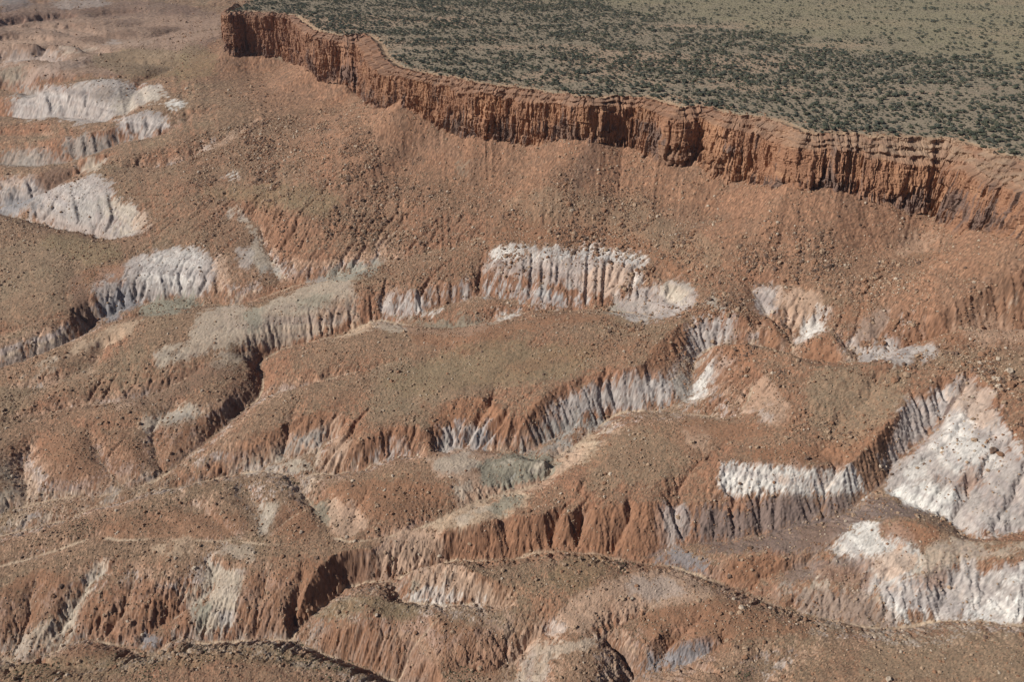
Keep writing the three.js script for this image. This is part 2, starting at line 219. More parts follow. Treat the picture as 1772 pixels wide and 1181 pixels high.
const BEDS = [
  ['P', 0.5, '0,60 60,40 200,60 330,40 340,70 200,90 100,100 0,120', ''], ['L', 0.6, '20,140 90,110 180,95 190,105 100,128 40,150', ''], ['D', 0.7, '30,48 75,36 78,48 60,54 30,56', ''], ['D', 0.8, '95,50 107,33 122,37 118,50', ''], ['D', 0.7, '190,42 220,30 245,36 242,44 195,46', ''], ['B', 0.6, '0,0 60,0 40,14 0,22', ''], ['C', 0.5, '170,66 230,62 280,72 250,80 200,84', ''],  // the B patch paints bluish distant shadow and haze into the far corner
  ['U', 0.6, '0,8 120,0 300,4 385,22 390,60 330,110 200,135 0,145', ''], ['P', 0.35, '0,40 200,30 390,25 385,60 300,100 200,130 0,140', ''], ['D', 0.75, '0,52 40,54 60,60 0,66', ''], ['D', 0.6, '30,84 110,76 130,86 60,92 0,90', ''], ['L', 0.5, '0,100 60,90 130,96 100,106 20,112', ''], ['D', 0.6, '130,64 230,50 250,58 190,76 140,74', ''], ['P', 0.5, '240,100 330,84 340,92 260,112', ''], ['D', 0.6, '250,48 300,44 340,50 300,56 255,60', ''], ['D', 0.6, '115,18 180,12 235,14 230,24 160,28', ''], ['L', 0.45, '90,0 200,0 190,10 100,16', ''], ['C', 0.5, '100,84 150,78 170,86 120,96', ''], ['L', 0.5, '180,72 205,66 215,72 190,80', ''], ['P', 0.55, '0,70 70,66 90,74 20,82', ''], ['O', 0.5, '200,84 330,90 320,130 210,130 150,112', ''], ['O', 0.5, '330,70 380,90 370,130 300,150 310,100', ''], ['G', 0.6, '20,160 62,148 75,158 40,172 20,178', 'far_left'], ['K', 0.5, '0,122 40,118 50,130 0,138', ''],
  ['L', 0.85, '110,160 150,140 205,138 280,150 285,160 270,178 230,186 195,205 150,218 110,206 40,207 25,185 60,170', 'far_left'], ['L', 0.8, '20,170 80,150 110,160 130,200 40,205 15,195', 'far_left'], ['C', 0.6, '215,150 280,152 280,175 235,190 205,200 190,185 200,165', 'far_left'], ['R', 0.6, '150,160 200,150 205,165 165,176', 'far_left'],
  ['L', 0.9, '197,210 245,195 288,193 294,225 258,238 220,243', 'far_left'], ['W', 0.8, '290,170 322,175 318,188 300,195 285,188', 'far_left'], ['G', 0.7, '118,242 195,228 218,242 185,258 140,272 110,262', 'far_left'], ['G', 0.6, '0,262 60,265 110,272 130,278 70,288 0,285', ''],
  ['P', 0.7, '385,245 410,215 438,208 440,218 410,240 375,262 338,266 350,250', ''], ['L', 0.6, '345,255 375,240 380,250 350,266', ''], ['W', 0.8, '385,297 400,292 414,297 410,308 395,312', ''],
  ['L', 0.85, '0,310 60,312 120,322 160,300 195,310 200,335 195,350 240,360 255,380 250,400 215,418 190,414 140,402 90,385 60,365 0,370', 'far_left_low'], ['C', 0.8, '135,285 165,272 182,274 184,290 160,299 140,294', 'far_left_low'], ['L', 0.7, '90,340 150,325 165,360 150,385 95,375', 'far_left_low'], ['B', 0.8, '0,345 40,345 72,348 70,360 30,366 0,366', 'far_left_low'], ['C', 0.7, '190,330 200,340 235,358 252,375 250,398 220,412 205,395 180,370 175,345', 'far_left_low'], ['P', 0.6, '228,358 258,368 262,395 240,412 235,385', 'far_left_low'], ['D', 0.8, '58,318 90,288 122,295 112,318 72,330', ''], ['P', 0.6, '0,312 50,305 55,322 0,330', ''],
  ['C', 0.85, '372,360 400,355 430,375 450,395 455,430 475,455 490,480 475,485 455,470 432,455 432,430 440,410 425,388 395,377', 'tan_gullies'], ['G', 0.8, '443,455 478,463 488,483 460,477', 'tan_gullies'], ['L', 0.6, '410,420 436,425 440,470 420,476 405,450', 'tan_gullies'],
  ['L', 0.85, '160,472 215,458 230,446 290,430 350,430 378,446 382,490 345,518 300,514 250,526 215,536 175,556 165,500', 'left_bowl'], ['W', 0.45, '240,452 300,434 355,442 350,480 300,508 250,500', 'left_bowl'], ['B', 0.8, '172,530 235,500 255,516 250,530 176,558', 'left_bowl'], ['K', 0.9, '232,538 260,522 310,513 352,518 330,536 280,549 240,551', 'left_bowl'], ['R', 0.85, '138,466 215,454 228,468 200,482 165,488 148,492', 'left_bowl'], ['P', 0.7, '350,428 392,440 402,470 384,512 354,516 378,470', 'left_bowl'], ['D', 0.8, '120,478 136,470 150,520 172,555 155,575 128,545', 'left_bowl'],  // last D patch: shade of the right-facing wall painted into the ground colour
  ['C', 0.62, '340,545 410,522 440,536 500,507 540,492 620,468 640,466 600,487 620,520 618,545 560,575 500,598 440,603 400,600 340,620 270,636 250,630 290,600 330,582', 'tan_gullies'], ['K', 0.7, '412,540 450,530 462,560 430,582', 'tan_gullies'], ['R', 0.7, '440,510 500,480 540,470 600,460 560,485 500,505 450,520 410,520', 'tan_gullies'], ['K', 0.6, '500,530 580,502 572,532 510,548', 'tan_gullies'], ['R', 0.5, '530,540 600,520 610,535 540,560', 'tan_gullies'], ['G', 0.8, '532,482 600,470 655,456 650,470 600,480 540,492', 'tan_gullies'], ['C', 0.5, '380,610 450,600 440,622 400,640 360,640', ''], ['C', 0.5, '250,630 300,600 330,605 280,640', ''],
  ['T', 0.6, '150,590 210,560 250,552 230,575 170,600 110,625 110,610', ''], ['P', 0.6, '140,640 165,635 160,660 150,665', ''],
  ['R', 0.9, '842,402 930,391 1040,394 1110,410 1160,443 1195,478 1215,505 1170,482 1120,440 1030,430 930,427 850,432 838,448', 'amphitheatre'], ['L', 0.7, '836,450 900,440 1000,440 1110,450 1090,480 1060,510 1000,507 930,492 850,482 826,482', 'amphitheatre'], ['W', 0.8, '845,428 930,426 1030,429 1110,441 1135,466 1100,462 1030,447 940,444 870,448 842,462', 'amphitheatre'], ['P', 0.6, '1000,470 1080,460 1110,480 1060,505 1010,500', 'amphitheatre'],
  ['L', 0.85, '655,522 720,506 780,497 820,492 828,516 770,528 720,544 655,549', 'amphitheatre'], ['I', 0.75, '822,480 870,486 930,494 1000,511 1030,522 1020,532 940,529 880,519 845,517 825,506', 'amphitheatre'], ['W', 0.8, '700,546 770,528 792,530 745,550', 'amphitheatre'], ['L', 0.8, '1050,535 1090,500 1120,490 1170,486 1215,508 1195,530 1160,550 1100,560 1060,548', 'amphitheatre'], ['C', 0.85, '1115,497 1160,484 1208,498 1182,526 1140,516', 'amphitheatre'], ['W', 0.6, '1095,485 1125,468 1120,490 1100,505', 'amphitheatre'], ['K', 0.6, '1040,530 1090,528 1080,545 1040,545', 'amphitheatre'],
  ['C', 0.6, '640,548 700,562 780,571 860,552 880,548 870,562 800,584 740,577 650,572', 'amphitheatre'], ['W', 0.8, '850,546 890,535 912,535 880,556 848,553', 'amphitheatre'], ['K', 0.7, '690,550 740,558 800,550 850,545 830,562 770,573 720,566', 'amphitheatre'], ['W', 0.8, '812,410 830,404 833,410 818,416', ''], ['R', 0.7, '690,560 900,560 960,545 1060,545 1100,560 1030,555 960,562 860,590 720,600', ''],
  ['L', 0.9, '930,716 960,692 1000,674 1050,661 1110,652 1130,642 1165,652 1174,680 1158,700 1100,708 1050,712 985,735 940,736', 'main_scarp'], ['N', 0.7, '940,704 1040,694 1155,688 1152,700 1040,710 945,721', 'main_scarp'], ['G', 0.85, '915,742 950,735 1040,715 1152,703 1150,712 1060,722 1035,742 990,746 960,760 930,774 908,762', 'main_scarp'], ['R', 0.9, '1184,556 1130,604 1108,634 1050,643 1000,654 950,678 922,700 912,735 905,752 925,735 940,706 965,688 1010,667 1060,656 1120,643 1155,640 1190,600', 'main_scarp'], ['W', 0.8, '1190,694 1212,640 1236,615 1256,620 1288,630 1250,646 1226,676 1206,696', 'main_scarp'], ['G', 0.7, '1160,655 1192,645 1194,682 1172,702', 'main_scarp'], ['R', 0.7, '1240,600 1300,612 1330,630 1250,648 1215,690 1180,712 1230,670', ''],
  ['G', 0.8, '900,765 930,780 990,760 1022,768 1000,790 960,800 930,792 880,790', 'grey_floor'], ['T', 0.7, '1000,768 1030,746 1042,758 1022,790 985,816 950,836 962,800', 'grey_floor'],
  ['R', 0.95, '742,732 770,702 800,690 832,688 856,700 882,725 900,745 905,762 875,765 840,735 800,730 770,745 750,760', 'bowls'], ['L', 0.8, '755,752 780,738 830,735 862,756 850,779 800,776 760,784', 'bowls'], ['B', 0.8, '818,762 845,742 857,766 835,782', 'bowls'], ['G', 0.6, '752,760 775,748 780,775 758,784', 'bowls'], ['R', 0.95, '612,780 622,765 660,748 700,740 738,746 730,765 660,770 632,785 622,808', 'bowls'], ['L', 0.8, '630,786 660,769 700,763 718,790 650,797 630,813', 'bowls'], ['R', 0.7, '740,745 755,765 758,790 730,790', 'bowls'],
  ['P', 0.8, '400,812 440,790 500,762 560,740 592,715 602,735 580,757 545,777 500,792 420,817', 'low_scarp'], ['G', 0.8, '470,785 510,752 570,738 582,750 540,772 490,790', 'low_scarp'], ['R', 0.85, '290,835 340,808 400,783 440,758 490,733 550,712 592,711 560,738 500,760 440,788 400,812 320,838', 'low_scarp'], ['P', 0.8, '545,802 580,770 598,740 607,775 602,800 625,815 560,820', 'low_scarp'], ['W', 0.5, '560,805 610,800 622,814 565,820', 'low_scarp'],
  ['P', 0.75, '735,800 780,780 830,785 930,790 1000,772 1030,765 1020,786 960,830 930,850 850,866 800,886 770,880 790,860 780,832 745,822', 'grey_floor'], ['K', 0.9, '832,802 870,786 930,786 978,796 962,816 930,836 880,846 842,842 818,822', 'grey_floor'], ['C', 0.7, '740,800 800,782 830,800 815,825 760,822', 'grey_floor'], ['T', 0.7, '730,915 830,862 900,850 922,852 900,880 850,900 800,916 750,922', 'grey_floor'], ['K', 0.8, '845,882 870,857 905,856 900,876 862,894', 'grey_floor'], ['P', 0.75, '690,925 750,916 770,930 760,975 700,992 640,1003 640,965', ''], ['R', 0.7, '560,850 620,830 700,825 760,840 780,880 700,900 620,905 580,880', ''],
  ['P', 0.5, '0,790 40,795 70,840 60,870 0,885', ''], ['K', 0.5, '0,800 25,810 30,860 0,885', ''], ['C', 0.75, '250,722 330,697 362,706 342,726 290,741 232,747', ''], ['G', 0.6, '270,725 345,705 350,722 280,738', ''], ['P', 0.6, '190,690 232,690 242,706 200,712', ''], ['R', 0.6, '255,745 300,738 380,728 400,720 330,786 285,815', ''], ['D', 0.6, '390,690 425,660 448,645 445,700 412,730 380,722', ''], ['R', 0.5, '60,760 230,750 290,800 200,845 100,850', ''], ['D', 0.5, '200,690 330,640 400,625 430,640 330,680 240,710', ''],
  ['K', 0.8, '532,870 560,865 588,880 577,912 555,906', ''], ['P', 0.8, '560,868 620,880 645,912 600,932 577,926', ''], ['C', 0.8, '440,900 460,868 492,868 472,910 452,932', ''], ['R', 0.7, '470,890 500,868 540,890 560,925 480,935', ''], ['R', 0.6, '160,915 250,890 350,885 430,890 440,920 350,935 200,932', ''],
  ['C', 0.8, '345,967 380,980 400,985 428,993 417,1040 400,1085 365,1096 340,1082 318,1062 355,1045 364,1010', ''], ['K', 0.8, '328,1056 370,1035 382,1050 350,1082', ''], ['L', 0.7, '375,1062 410,1050 400,1085 370,1092', ''], ['C', 0.65, '170,976 196,970 190,990 150,1030 140,1060 120,1096 70,1112 90,1080 130,1030', ''], ['P', 0.6, '0,1045 22,1020 16,1055 0,1065', ''], ['C', 0.5, '60,1082 110,1086 140,1062 130,1102 60,1122 20,1132 20,1112', ''], ['R', 0.75, '135,1062 165,1030 240,1005 330,1048 300,1088 230,1106 142,1100', ''], ['R', 0.7, '420,1000 540,975 600,985 590,1020 520,1070 500,1100 410,1095', ''], ['R', 0.7, '0,1010 70,985 130,1000 100,1060 40,1100 0,1110', ''], ['B', 0.8, '236,1112 262,1090 276,1106 266,1132', ''], ['G', 0.6, '150,165 200,150 215,165 160,185', 'far_left'], ['L', 0.6, '60,330 150,320 180,340 120,352', 'far_left_low'], ['G', 0.6, '120,350 200,345 190,365 120,372', 'far_left_low'], ['N', 0.6, '905,742 935,735 945,760 925,775', 'main_scarp'], ['G', 0.6, '835,478 900,470 1000,492 1020,508 930,494 850,484', 'amphitheatre'], ['N', 0.7, '1500,860 1545,862 1600,886 1580,900 1480,890', ''], ['K', 0.6, '560,470 640,462 690,450 640,475 570,490', ''],
  ['C', 0.75, '360,822 440,802 500,796 548,800 542,820 470,818 400,825', 'low_scarp'], ['G', 0.6, '160,862 215,845 222,856 165,872', ''], ['B', 0.7, '30,902 75,884 86,890 40,910', ''], ['P', 0.7, '300,852 345,866 385,900 350,888', ''], ['P', 0.7, '1000,1112 1080,1085 1100,1110 1040,1112', ''], ['C', 0.8, '845,806 885,794 890,800 855,814', 'grey_floor'], ['C', 0.8, '905,812 950,800 965,806 920,822', 'grey_floor'], ['I', 0.7, '880,836 930,822 940,828 890,844', 'grey_floor'], ['C', 0.75, '765,850 800,830 830,838 800,866', 'grey_floor'], ['C', 0.7, '780,900 840,875 850,882 800,908', 'grey_floor'], ['T', 0.7, '560,590 600,575 640,560 650,566 600,585', ''], ['C', 0.6, '20,650 80,625 120,612 110,625 50,645', ''],
  ['R', 0.9, '302,1096 308,1060 328,1058 332,1095', ''], ['T', 0.6, '280,940 330,930 360,945 300,965 260,960', ''], ['C', 0.5, '360,950 430,945 480,955 440,965 380,965', ''],
  ['O', 0.4, '0,1150 100,1140 200,1128 330,1118 480,1118 600,1152 650,1181 0,1200', ''], ['R', 0.5, '100,1130 250,1122 240,1140 130,1150', ''],
  ['L', 0.8, '1298,500 1338,496 1360,522 1345,548 1320,545 1305,525', 'right_valley'], ['P', 0.8, '1342,500 1410,510 1422,530 1402,560 1375,580 1350,550', 'right_valley'], ['W', 0.75, '1372,582 1400,552 1432,536 1442,560 1412,580 1382,590', 'right_valley'], ['L', 0.85, '1447,577 1478,560 1482,602 1470,596', 'right_valley'], ['M', 0.8, '1480,556 1530,530 1542,560 1502,592 1482,590', 'right_valley'], ['L', 0.9, '1482,627 1502,600 1540,586 1592,600 1645,602 1602,622 1540,629', 'right_valley'], ['W', 0.85, '1535,586 1560,592 1620,600 1652,605 1640,611 1560,601', 'right_valley'], ['W', 0.8, '1540,556 1560,549 1612,570 1590,576 1545,571', 'right_valley'], ['R', 0.7, '1440,540 1500,525 1530,530 1480,556 1445,570', 'right_valley'], ['R', 0.7, '1545,573 1640,578 1690,590 1640,600 1560,592', 'right_valley'], ['P', 0.5, '1640,560 1740,550 1800,580 1772,600 1680,600', ''], ['C', 0.8, '1688,532 1712,518 1722,520 1702,542', ''], ['C', 0.8, '1690,498 1702,487 1718,485 1704,500', ''], ['C', 0.7, '1720,540 1772,500 1772,515 1730,545', ''], ['P', 0.4, '1540,425 1600,400 1615,420 1560,450', ''],
  ['L', 0.85, '1187,562 1215,542 1255,546 1282,552 1262,580 1236,600 1202,622 1187,600', 'right_valley'], ['C', 0.8, '1213,512 1250,519 1260,536 1220,536', 'right_valley'], ['R', 0.9, '1252,602 1285,550 1312,602', 'right_valley'], ['R', 0.9, '1312,602 1335,538 1367,590 1350,606', 'right_valley'], ['R', 0.95, '1370,620 1400,590 1437,577 1478,632 1400,633', 'right_valley'],
  ['P', 0.65, '1290,655 1320,648 1345,672 1374,710 1340,742 1310,726 1278,706 1300,690', ''], ['L', 0.5, '1285,700 1340,715 1345,735 1310,725', ''], ['P', 0.5, '1175,745 1215,735 1238,760 1215,785 1180,770', ''], ['R', 0.6, '1372,700 1385,720 1350,750 1180,720 1170,740 1240,760 1340,760', ''],
  ['W', 0.85, '1243,808 1254,796 1300,801 1400,810 1482,806 1504,838 1497,856 1440,863 1350,856 1280,861 1248,852', 'east_scarp'], ['P', 0.5, '1330,818 1400,822 1450,818 1450,845 1340,840', 'east_scarp'], ['C', 0.7, '1240,848 1340,852 1450,862 1420,873 1300,864', 'east_scarp'], ['N', 0.95, '1198,882 1240,872 1300,866 1400,869 1492,859 1456,892 1370,913 1300,927 1240,938 1200,935', 'east_scarp'], ['W', 0.75, '1525,905 1560,905 1600,950 1590,1000 1540,1030 1500,1020 1480,985 1530,970', 'east_ridge'], ['G', 0.6, '1440,960 1490,975 1480,990 1430,980', 'east_ridge'], ['R', 0.8, '1235,880 1270,866 1305,870 1312,886 1270,891', 'east_scarp'], ['L', 0.85, '1502,795 1545,762 1560,698 1602,690 1642,698 1612,750 1560,785 1540,815 1512,812', 'east_scarp'], ['R', 0.85, '1235,800 1300,780 1420,770 1500,745 1545,730 1555,745 1515,780 1480,802 1400,806 1290,800 1250,797', 'east_scarp'], ['R', 0.7, '1555,690 1600,668 1640,655 1640,668 1600,690', 'east_scarp'], ['L', 0.7, '1130,880 1190,866 1202,930 1150,948 1128,932', ''], ['N', 0.7, '1172,905 1200,900 1200,936 1172,945', ''],
  ['L', 0.9, '1600,692 1640,660 1690,648 1722,690 1748,750 1790,810 1790,915 1720,930 1680,930 1640,900 1560,868 1525,850 1540,815 1612,752 1640,706', 'east_slope'], ['W', 0.6, '1570,800 1650,735 1705,760 1740,800 1700,830 1620,830 1550,838', 'east_slope'], ['W', 0.85, '1525,848 1580,836 1640,840 1665,862 1625,897 1570,876', 'east_slope'], ['P', 0.6, '1640,670 1690,650 1718,690 1738,745 1690,740 1650,712', 'east_slope'], ['W', 0.7, '1640,715 1690,735 1670,755 1630,750', 'east_slope'], ['R', 0.55, '1640,830 1700,800 1720,830 1660,860', 'east_slope'], ['L', 0.8, '1670,905 1740,870 1790,870 1790,915 1700,931', 'east_slope'],
  ['N', 0.8, '1246,942 1370,917 1453,894 1520,868 1580,880 1645,905 1500,902 1432,948 1340,962 1180,958', ''], ['D', 0.5, '1380,900 1450,905 1440,940 1380,950', ''],
  ['W', 0.85, '1428,957 1450,935 1500,903 1535,900 1520,920 1540,950 1530,972 1480,962', 'east_ridge'], ['R', 0.85, '1512,905 1580,904 1640,922 1605,950 1550,942 1522,930', 'east_ridge'], ['C', 0.65, '1602,940 1660,935 1720,940 1800,935 1790,965 1700,965 1640,990 1600,1000 1560,1010 1582,970', 'east_ridge'], ['L', 0.9, '1520,1030 1560,1004 1600,1002 1640,992 1660,962 1700,992 1790,972 1790,1078 1690,1072 1620,1067 1560,1067 1530,1057', 'east_ridge'], ['R', 0.6, '1560,1010 1610,1000 1640,985 1650,1010 1600,1022', 'east_ridge'], ['W', 0.85, '1508,1030 1540,1045 1620,1058 1620,1073 1560,1070 1520,1053', 'east_ridge'], ['W', 0.85, '1640,1056 1700,1046 1790,1038 1790,1078 1690,1076', 'east_ridge'], ['W', 0.8, '1700,1002 1790,988 1790,1006 1710,1022', 'east_ridge'], ['P', 0.7, '1490,975 1560,950 1600,960 1570,1000 1520,1010', 'east_ridge'],
  ['N', 0.6, '1370,976 1480,966 1525,988 1520,1012 1440,1002 1380,1012 1340,1002', 'east_ridge'], ['R', 0.5, '1400,990 1500,985 1515,1010 1430,1003', 'east_ridge'], ['C', 0.8, '1335,1022 1380,1010 1430,1008 1452,1020 1400,1027', 'east_ridge'], ['M', 0.8, '1340,1028 1450,1024 1510,1042 1560,1080 1480,1083 1400,1052', 'east_ridge'], ['R', 0.9, '1228,1002 1260,975 1330,956 1362,970 1342,995 1300,1015 1250,1006', ''], ['B', 0.75, '1110,968 1180,955 1232,970 1226,1002 1190,990 1150,975', ''],
  ['P', 0.75, '1000,1030 1060,1000 1100,990 1160,985 1232,1020 1222,1040 1100,1062 1040,1082 1000,1102 940,1112 960,1070', 'front_scarp'], ['L', 0.4, '1060,1005 1150,1000 1210,1025 1120,1045', 'front_scarp'], ['P', 0.9, '690,1006 730,984 790,978 830,1000 882,1038 892,1054 830,1046 740,1041', 'front_scarp'], ['K', 0.7, '690,1012 720,1000 742,1010 722,1026', 'front_scarp'], ['W', 0.65, '690,1041 750,1016 800,1026 872,1051 760,1047', 'front_scarp'], ['R', 0.6, '720,1030 770,1022 780,1035 730,1042', 'front_scarp'], ['C', 0.6, '730,1000 790,984 800,996 760,1010', 'front_scarp'],
  ['P', 0.75, '878,1122 930,1076 947,1096 912,1130 890,1147', ''], ['L', 0.6, '935,1075 980,1080 990,1105 945,1100', ''], ['C', 0.6, '885,1181 918,1127 1000,1108 1052,1114 1000,1130 950,1150 932,1190', ''], ['B', 0.85, '1096,1162 1130,1130 1190,1112 1252,1109 1242,1126 1180,1152 1110,1168', ''], ['R', 0.7, '1100,1062 1230,1042 1400,1072 1400,1102 1250,1112 1120,1112', ''], ['R', 0.75, '780,958 830,920 920,900 1000,895 1090,886 1150,882 1150,942 1110,966 1000,952 900,962', ''], ['R', 0.6, '530,1110 640,1075 720,1070 860,1090 880,1130 860,1181 700,1181 600,1140', ''], ['O', 0.4, '940,1000 1000,962 1060,968 1040,1010 980,1030', ''], ['D', 0.85, '1052,968 1090,962 1106,980 1075,992', ''], ['D', 0.8, '1282,1152 1306,1156 1302,1186 1275,1186', ''], ['O', 0.5, '520,1050 640,1030 740,1050 700,1075 560,1075', ''],
  ['R', 0.8, '604,966 560,996 520,1040 488,1094 503,1110 545,1062 600,1016 640,1006 640,965', 'front_bank'], ['D', 0.5, '560,996 604,968 640,965 700,990 640,1006 600,1016 545,1062', 'front_bank'], ['V', 0.4, '1390,640 1500,640 1580,640 1540,720 1480,770 1400,740', ''], ['V', 0.28, '860,350 1000,328 1100,340 1200,400 1270,465 1180,450 1100,402 1000,386 900,386', ''], ['V', 0.3, '640,640 900,600 1080,610 1000,650 800,685 640,740', ''], ['V', 0.3, '0,425 100,412 220,442 122,470 112,540 0,565', ''], ['V', 0.28, '1600,620 1772,610 1772,660 1700,640 1640,645', ''], ['V', 0.28, '1000,760 1120,740 1200,800 1150,840 1020,850', ''], ['V', 0.28, '1500,1110 1700,1090 1772,1100 1772,1181 1480,1181', ''], ['R', 0.5, '840,640 1000,600 1120,590 1100,606 900,650', ''], ['V', 0.28, '120,630 250,610 240,660 100,690', ''], ['O', 0.35, '820,590 1050,600 1000,650 700,690 640,660', ''], ['O', 0.45, '330,330 450,320 590,345 560,380 400,350', ''], ['O', 0.5, '100,400 210,425 230,450 150,460 60,420', ''], ['K', 0.45, '780,280 820,285 815,305 785,300', ''], ['D', 0.55, '1010,245 1045,250 1030,300 990,350 985,310', ''],  // D patch on front_bank: its shadow painted darker into the ground colour
];
const WASHES = [['wash_amphitheatre', 'T', 1.9, 'thin winding wash draining left below the central amphitheatre'], ['wash_left', 'T', 1.6, 'pale wash running down the long valley at the left'], ['wash_main', 'T', 2.2, 'main pale dry wash through the middle valley'], ['wash_mid', 'T', 1.6, 'thin sandy wash on the left below the curved red scarp'], ['wash_front', 'T', 2.0, 'sandy dry wash winding along the foreground hills'], ['wash_e', 'N', 2.0, 'dark clay wash at the foot of the white banded scarp at the right'], ['gully_h1', 'C', 2.0, ''], ['gully_h2', 'C', 1.6, ''], ['wash_bowl', 'T', 1.1, ''], ['valley_s', 'T', 1.4, ''], ['gully_s', 'P', 1.4, ''], ['wash_far', 'W', 2.5, ''], ['wash_bl', 'T', 1.5, ''], ...['run_1', 'run_2', 'run_3', 'run_6', 'run_9', 'run_11', 'run_12', 'run_14', 'run_19', 'swale_1', 'gully_r1', 'gully_grey', 'gully_low', 'wash_far_b'].map(n => [n, 'T', 0.8, ''])];

console.time('terrain');
const h = new Float32Array(NC), channel = new Uint8Array(NC);
{
  const fixS = new Float32Array(NC), fixN = new Uint8Array(NC);
  const stamp = (X, D, y, thick) => { const [gi, gj] = gridOf(X, D), i = Math.round(gi), j = Math.round(gj); for (let b = 0; b <= thick; b++) for (let a = 0; a <= thick; a++) { const p = i + a, q = j + b; if (p < 0 || q < 0 || p >= NT || q >= NR) continue; const k = q * NT + p; if (fixN[k] < 250) { fixS[k] += y; fixN[k]++; } } };
  const drawLine = (pts, thick) => { for (let i = 0; i < pts.length - 1; i++) { const a = pts[i], b = pts[i + 1], n = Math.max(1, Math.ceil(Math.hypot(b[0] - a[0], b[2] - a[2]) / (Math.hypot(a[0], a[2]) * DEL * 0.6))); for (let k = 0; k < n; k++) { const t = k / n; stamp(lerp(a[0], b[0], t), lerp(a[2], b[2], t), lerp(a[1], b[1], t), thick); } } };
  for (const [name, s] of Object.entries(LINES)) {
    const w = parse(s).map(([x, y, r]) => atRel(x, y, name.startsWith('far_') ? (r < 0 ? r * 1.5 : r * 2.2) : r < 0 ? r * DEPTH : r)), crest = /crest|rim|bank|spur|knoll|hill/.test(name);
    const pts = smoothLine(w, 4).map(([X, y, D]) => { const n = crest ? 2.0 : 1.6; return [X + n * fbm(X / 14, D / 14, 2), y + (crest ? 1.1 * fbm(X / 18 + 50, D / 18, 2) : 0), D + n * fbm(X / 14 + 99, D / 14 + 7, 2)]; });
    drawLine(pts, 1);
    if (/wash|base/.test(name)) for (const q of pts) { const [gi, gj] = gridOf(q[0], q[2]), i = Math.round(gi), j = Math.round(gj); for (let b = -1; b <= 2; b++) for (let a = -1; a <= 2; a++) if (i + a > 0 && j + b > 0 && i + a < NT && j + b < NR) channel[(j + b) * NT + i + a] = 1; }
  }
  // the mesa edge, drawn well behind the face of the cliff, which is a shape of its own
  const inward = (line, d, dy) => line.map((p, i) => { const a = line[Math.max(0, i - 1)], b = line[Math.min(line.length - 1, i + 1)], dx = b[0] - a[0], dz = b[2] - a[2], l = Math.hypot(dx, dz) || 1; return [p[0] - dz / l * d, p[1] + dy, p[2] + dx / l * d]; });
  drawLine(inward(rimLine, 9, 0.0), 2);
  drawLine(inward(footLine, 4, 3), 1);
  // the surface that the ground tends to between the lines
  const T = new Float32Array(NC), K = new Float32Array(NC);
  for (let j = 0; j < NR; j++) for (let i = 0; i < NT; i++) {
    const k = j * NT + i, X = rad[j] * sinT[i], D = rad[j] * cosT[i], dr = coarse(cRim, i, j), df = coarse(cFoot, i, j);
    let t = regional(X, D) + 10 + 6.5 * fbm(X / 62 + 3, D / 62, 3) + (2 + 9 * sstep(-270, -380, qOf(X, D))) * (0.36 - Math.abs(fbm(X / 29 + 21, D / 29, 3))) + sstep(1200, 1500, rad[j]) * (X < -430 ? 34 * (0.45 - Math.abs(fbm(X / 150 + 11, D / 230, 4))) : 0) - 5, kk = lerp(1 / 27, 1 / 19, sstep(-270, -380, qOf(X, D)));
    if (dr > 4) { t = MESA + 2.2 * fbm(X / 160, D / 160 + 20, 3) - 0.004 * Math.max(0, dr - 100); kk = 1 / 9; }
    else if (df < 0) {
      const fh = coarse(cFootH, i, j), chute = 7 * fbm(X / 38 + 8, D / 38, 3);
      const tal = fh + 2 - 0.60 * -df + 0.0011 * df * df * (df > -180 ? 1 : 0) + (df > -180 ? 0 : 35) + chute * sstep(0, 40, -df) * (1 - sstep(80, 160, -df));
      const d = tal - t; if (d > -8 && df > -170) { const s = d > 8 ? d : (d + 8) * (d + 8) / 32; t += s; kk = lerp(kk, 1 / 7, sstep(-4, 8, d)); }
    } else { t = coarse(cFootH, i, j) + 20; }
    T[k] = t; K[k] = kk * kk;
  }
  // coarse-to-fine relaxation of  lap h = K (h - T)  with h fixed on the lines
  const LV = 6, lev = [{ nt: NT, nr: NR, fs: fixS, fn: fixN, T, K }];
  for (let l = 1; l < LV; l++) {
    const p = lev[l - 1], nt = p.nt + 1 >> 1, nr = p.nr + 1 >> 1, n = nt * nr, c = { nt, nr, fs: new Float32Array(n), fn: new Uint16Array(n), T: new Float32Array(n), K: new Float32Array(n) };
    const cnt = new Uint8Array(n);
    for (let j = 0; j < p.nr; j++) for (let i = 0; i < p.nt; i++) { const a = j * p.nt + i, b = (j >> 1) * nt + (i >> 1); if (p.fn[a]) { c.fs[b] += p.fs[a] / p.fn[a]; c.fn[b]++; } c.T[b] += p.T[a]; c.K[b] += p.K[a]; cnt[b]++; }
    for (let b = 0; b < n; b++) { c.T[b] /= cnt[b]; c.K[b] /= cnt[b]; }
    lev.push(c);
  }
  let cur = null;
  for (let l = LV - 1; l >= 0; l--) {
    const { nt, nr, fs, fn, T, K } = lev[l], n = nt * nr, u = l ? new Float32Array(n) : h, sc = DEL * (1 << l);
    if (!cur) u.set(T); else { const pn = lev[l + 1].nt, pr = lev[l + 1].nr; for (let j = 0; j < nr; j++) for (let i = 0; i < nt; i++) { const x = clamp(i / 2 - 0.25, 0, pn - 1.001), y = clamp(j / 2 - 0.25, 0, pr - 1.001), a = x | 0, b = y | 0, k = b * pn + a, U = x - a, V = y - b; u[j * nt + i] = lerp(lerp(cur[k], cur[k + 1], U), lerp(cur[k + pn], cur[k + pn + 1], U), V); } }
    for (let b = 0; b < n; b++) if (fn[b]) u[b] = fs[b] / fn[b];
    const it = l > 3 ? 200 : l > 1 ? 90 : l === 1 ? 40 : 24, om = 1.55;
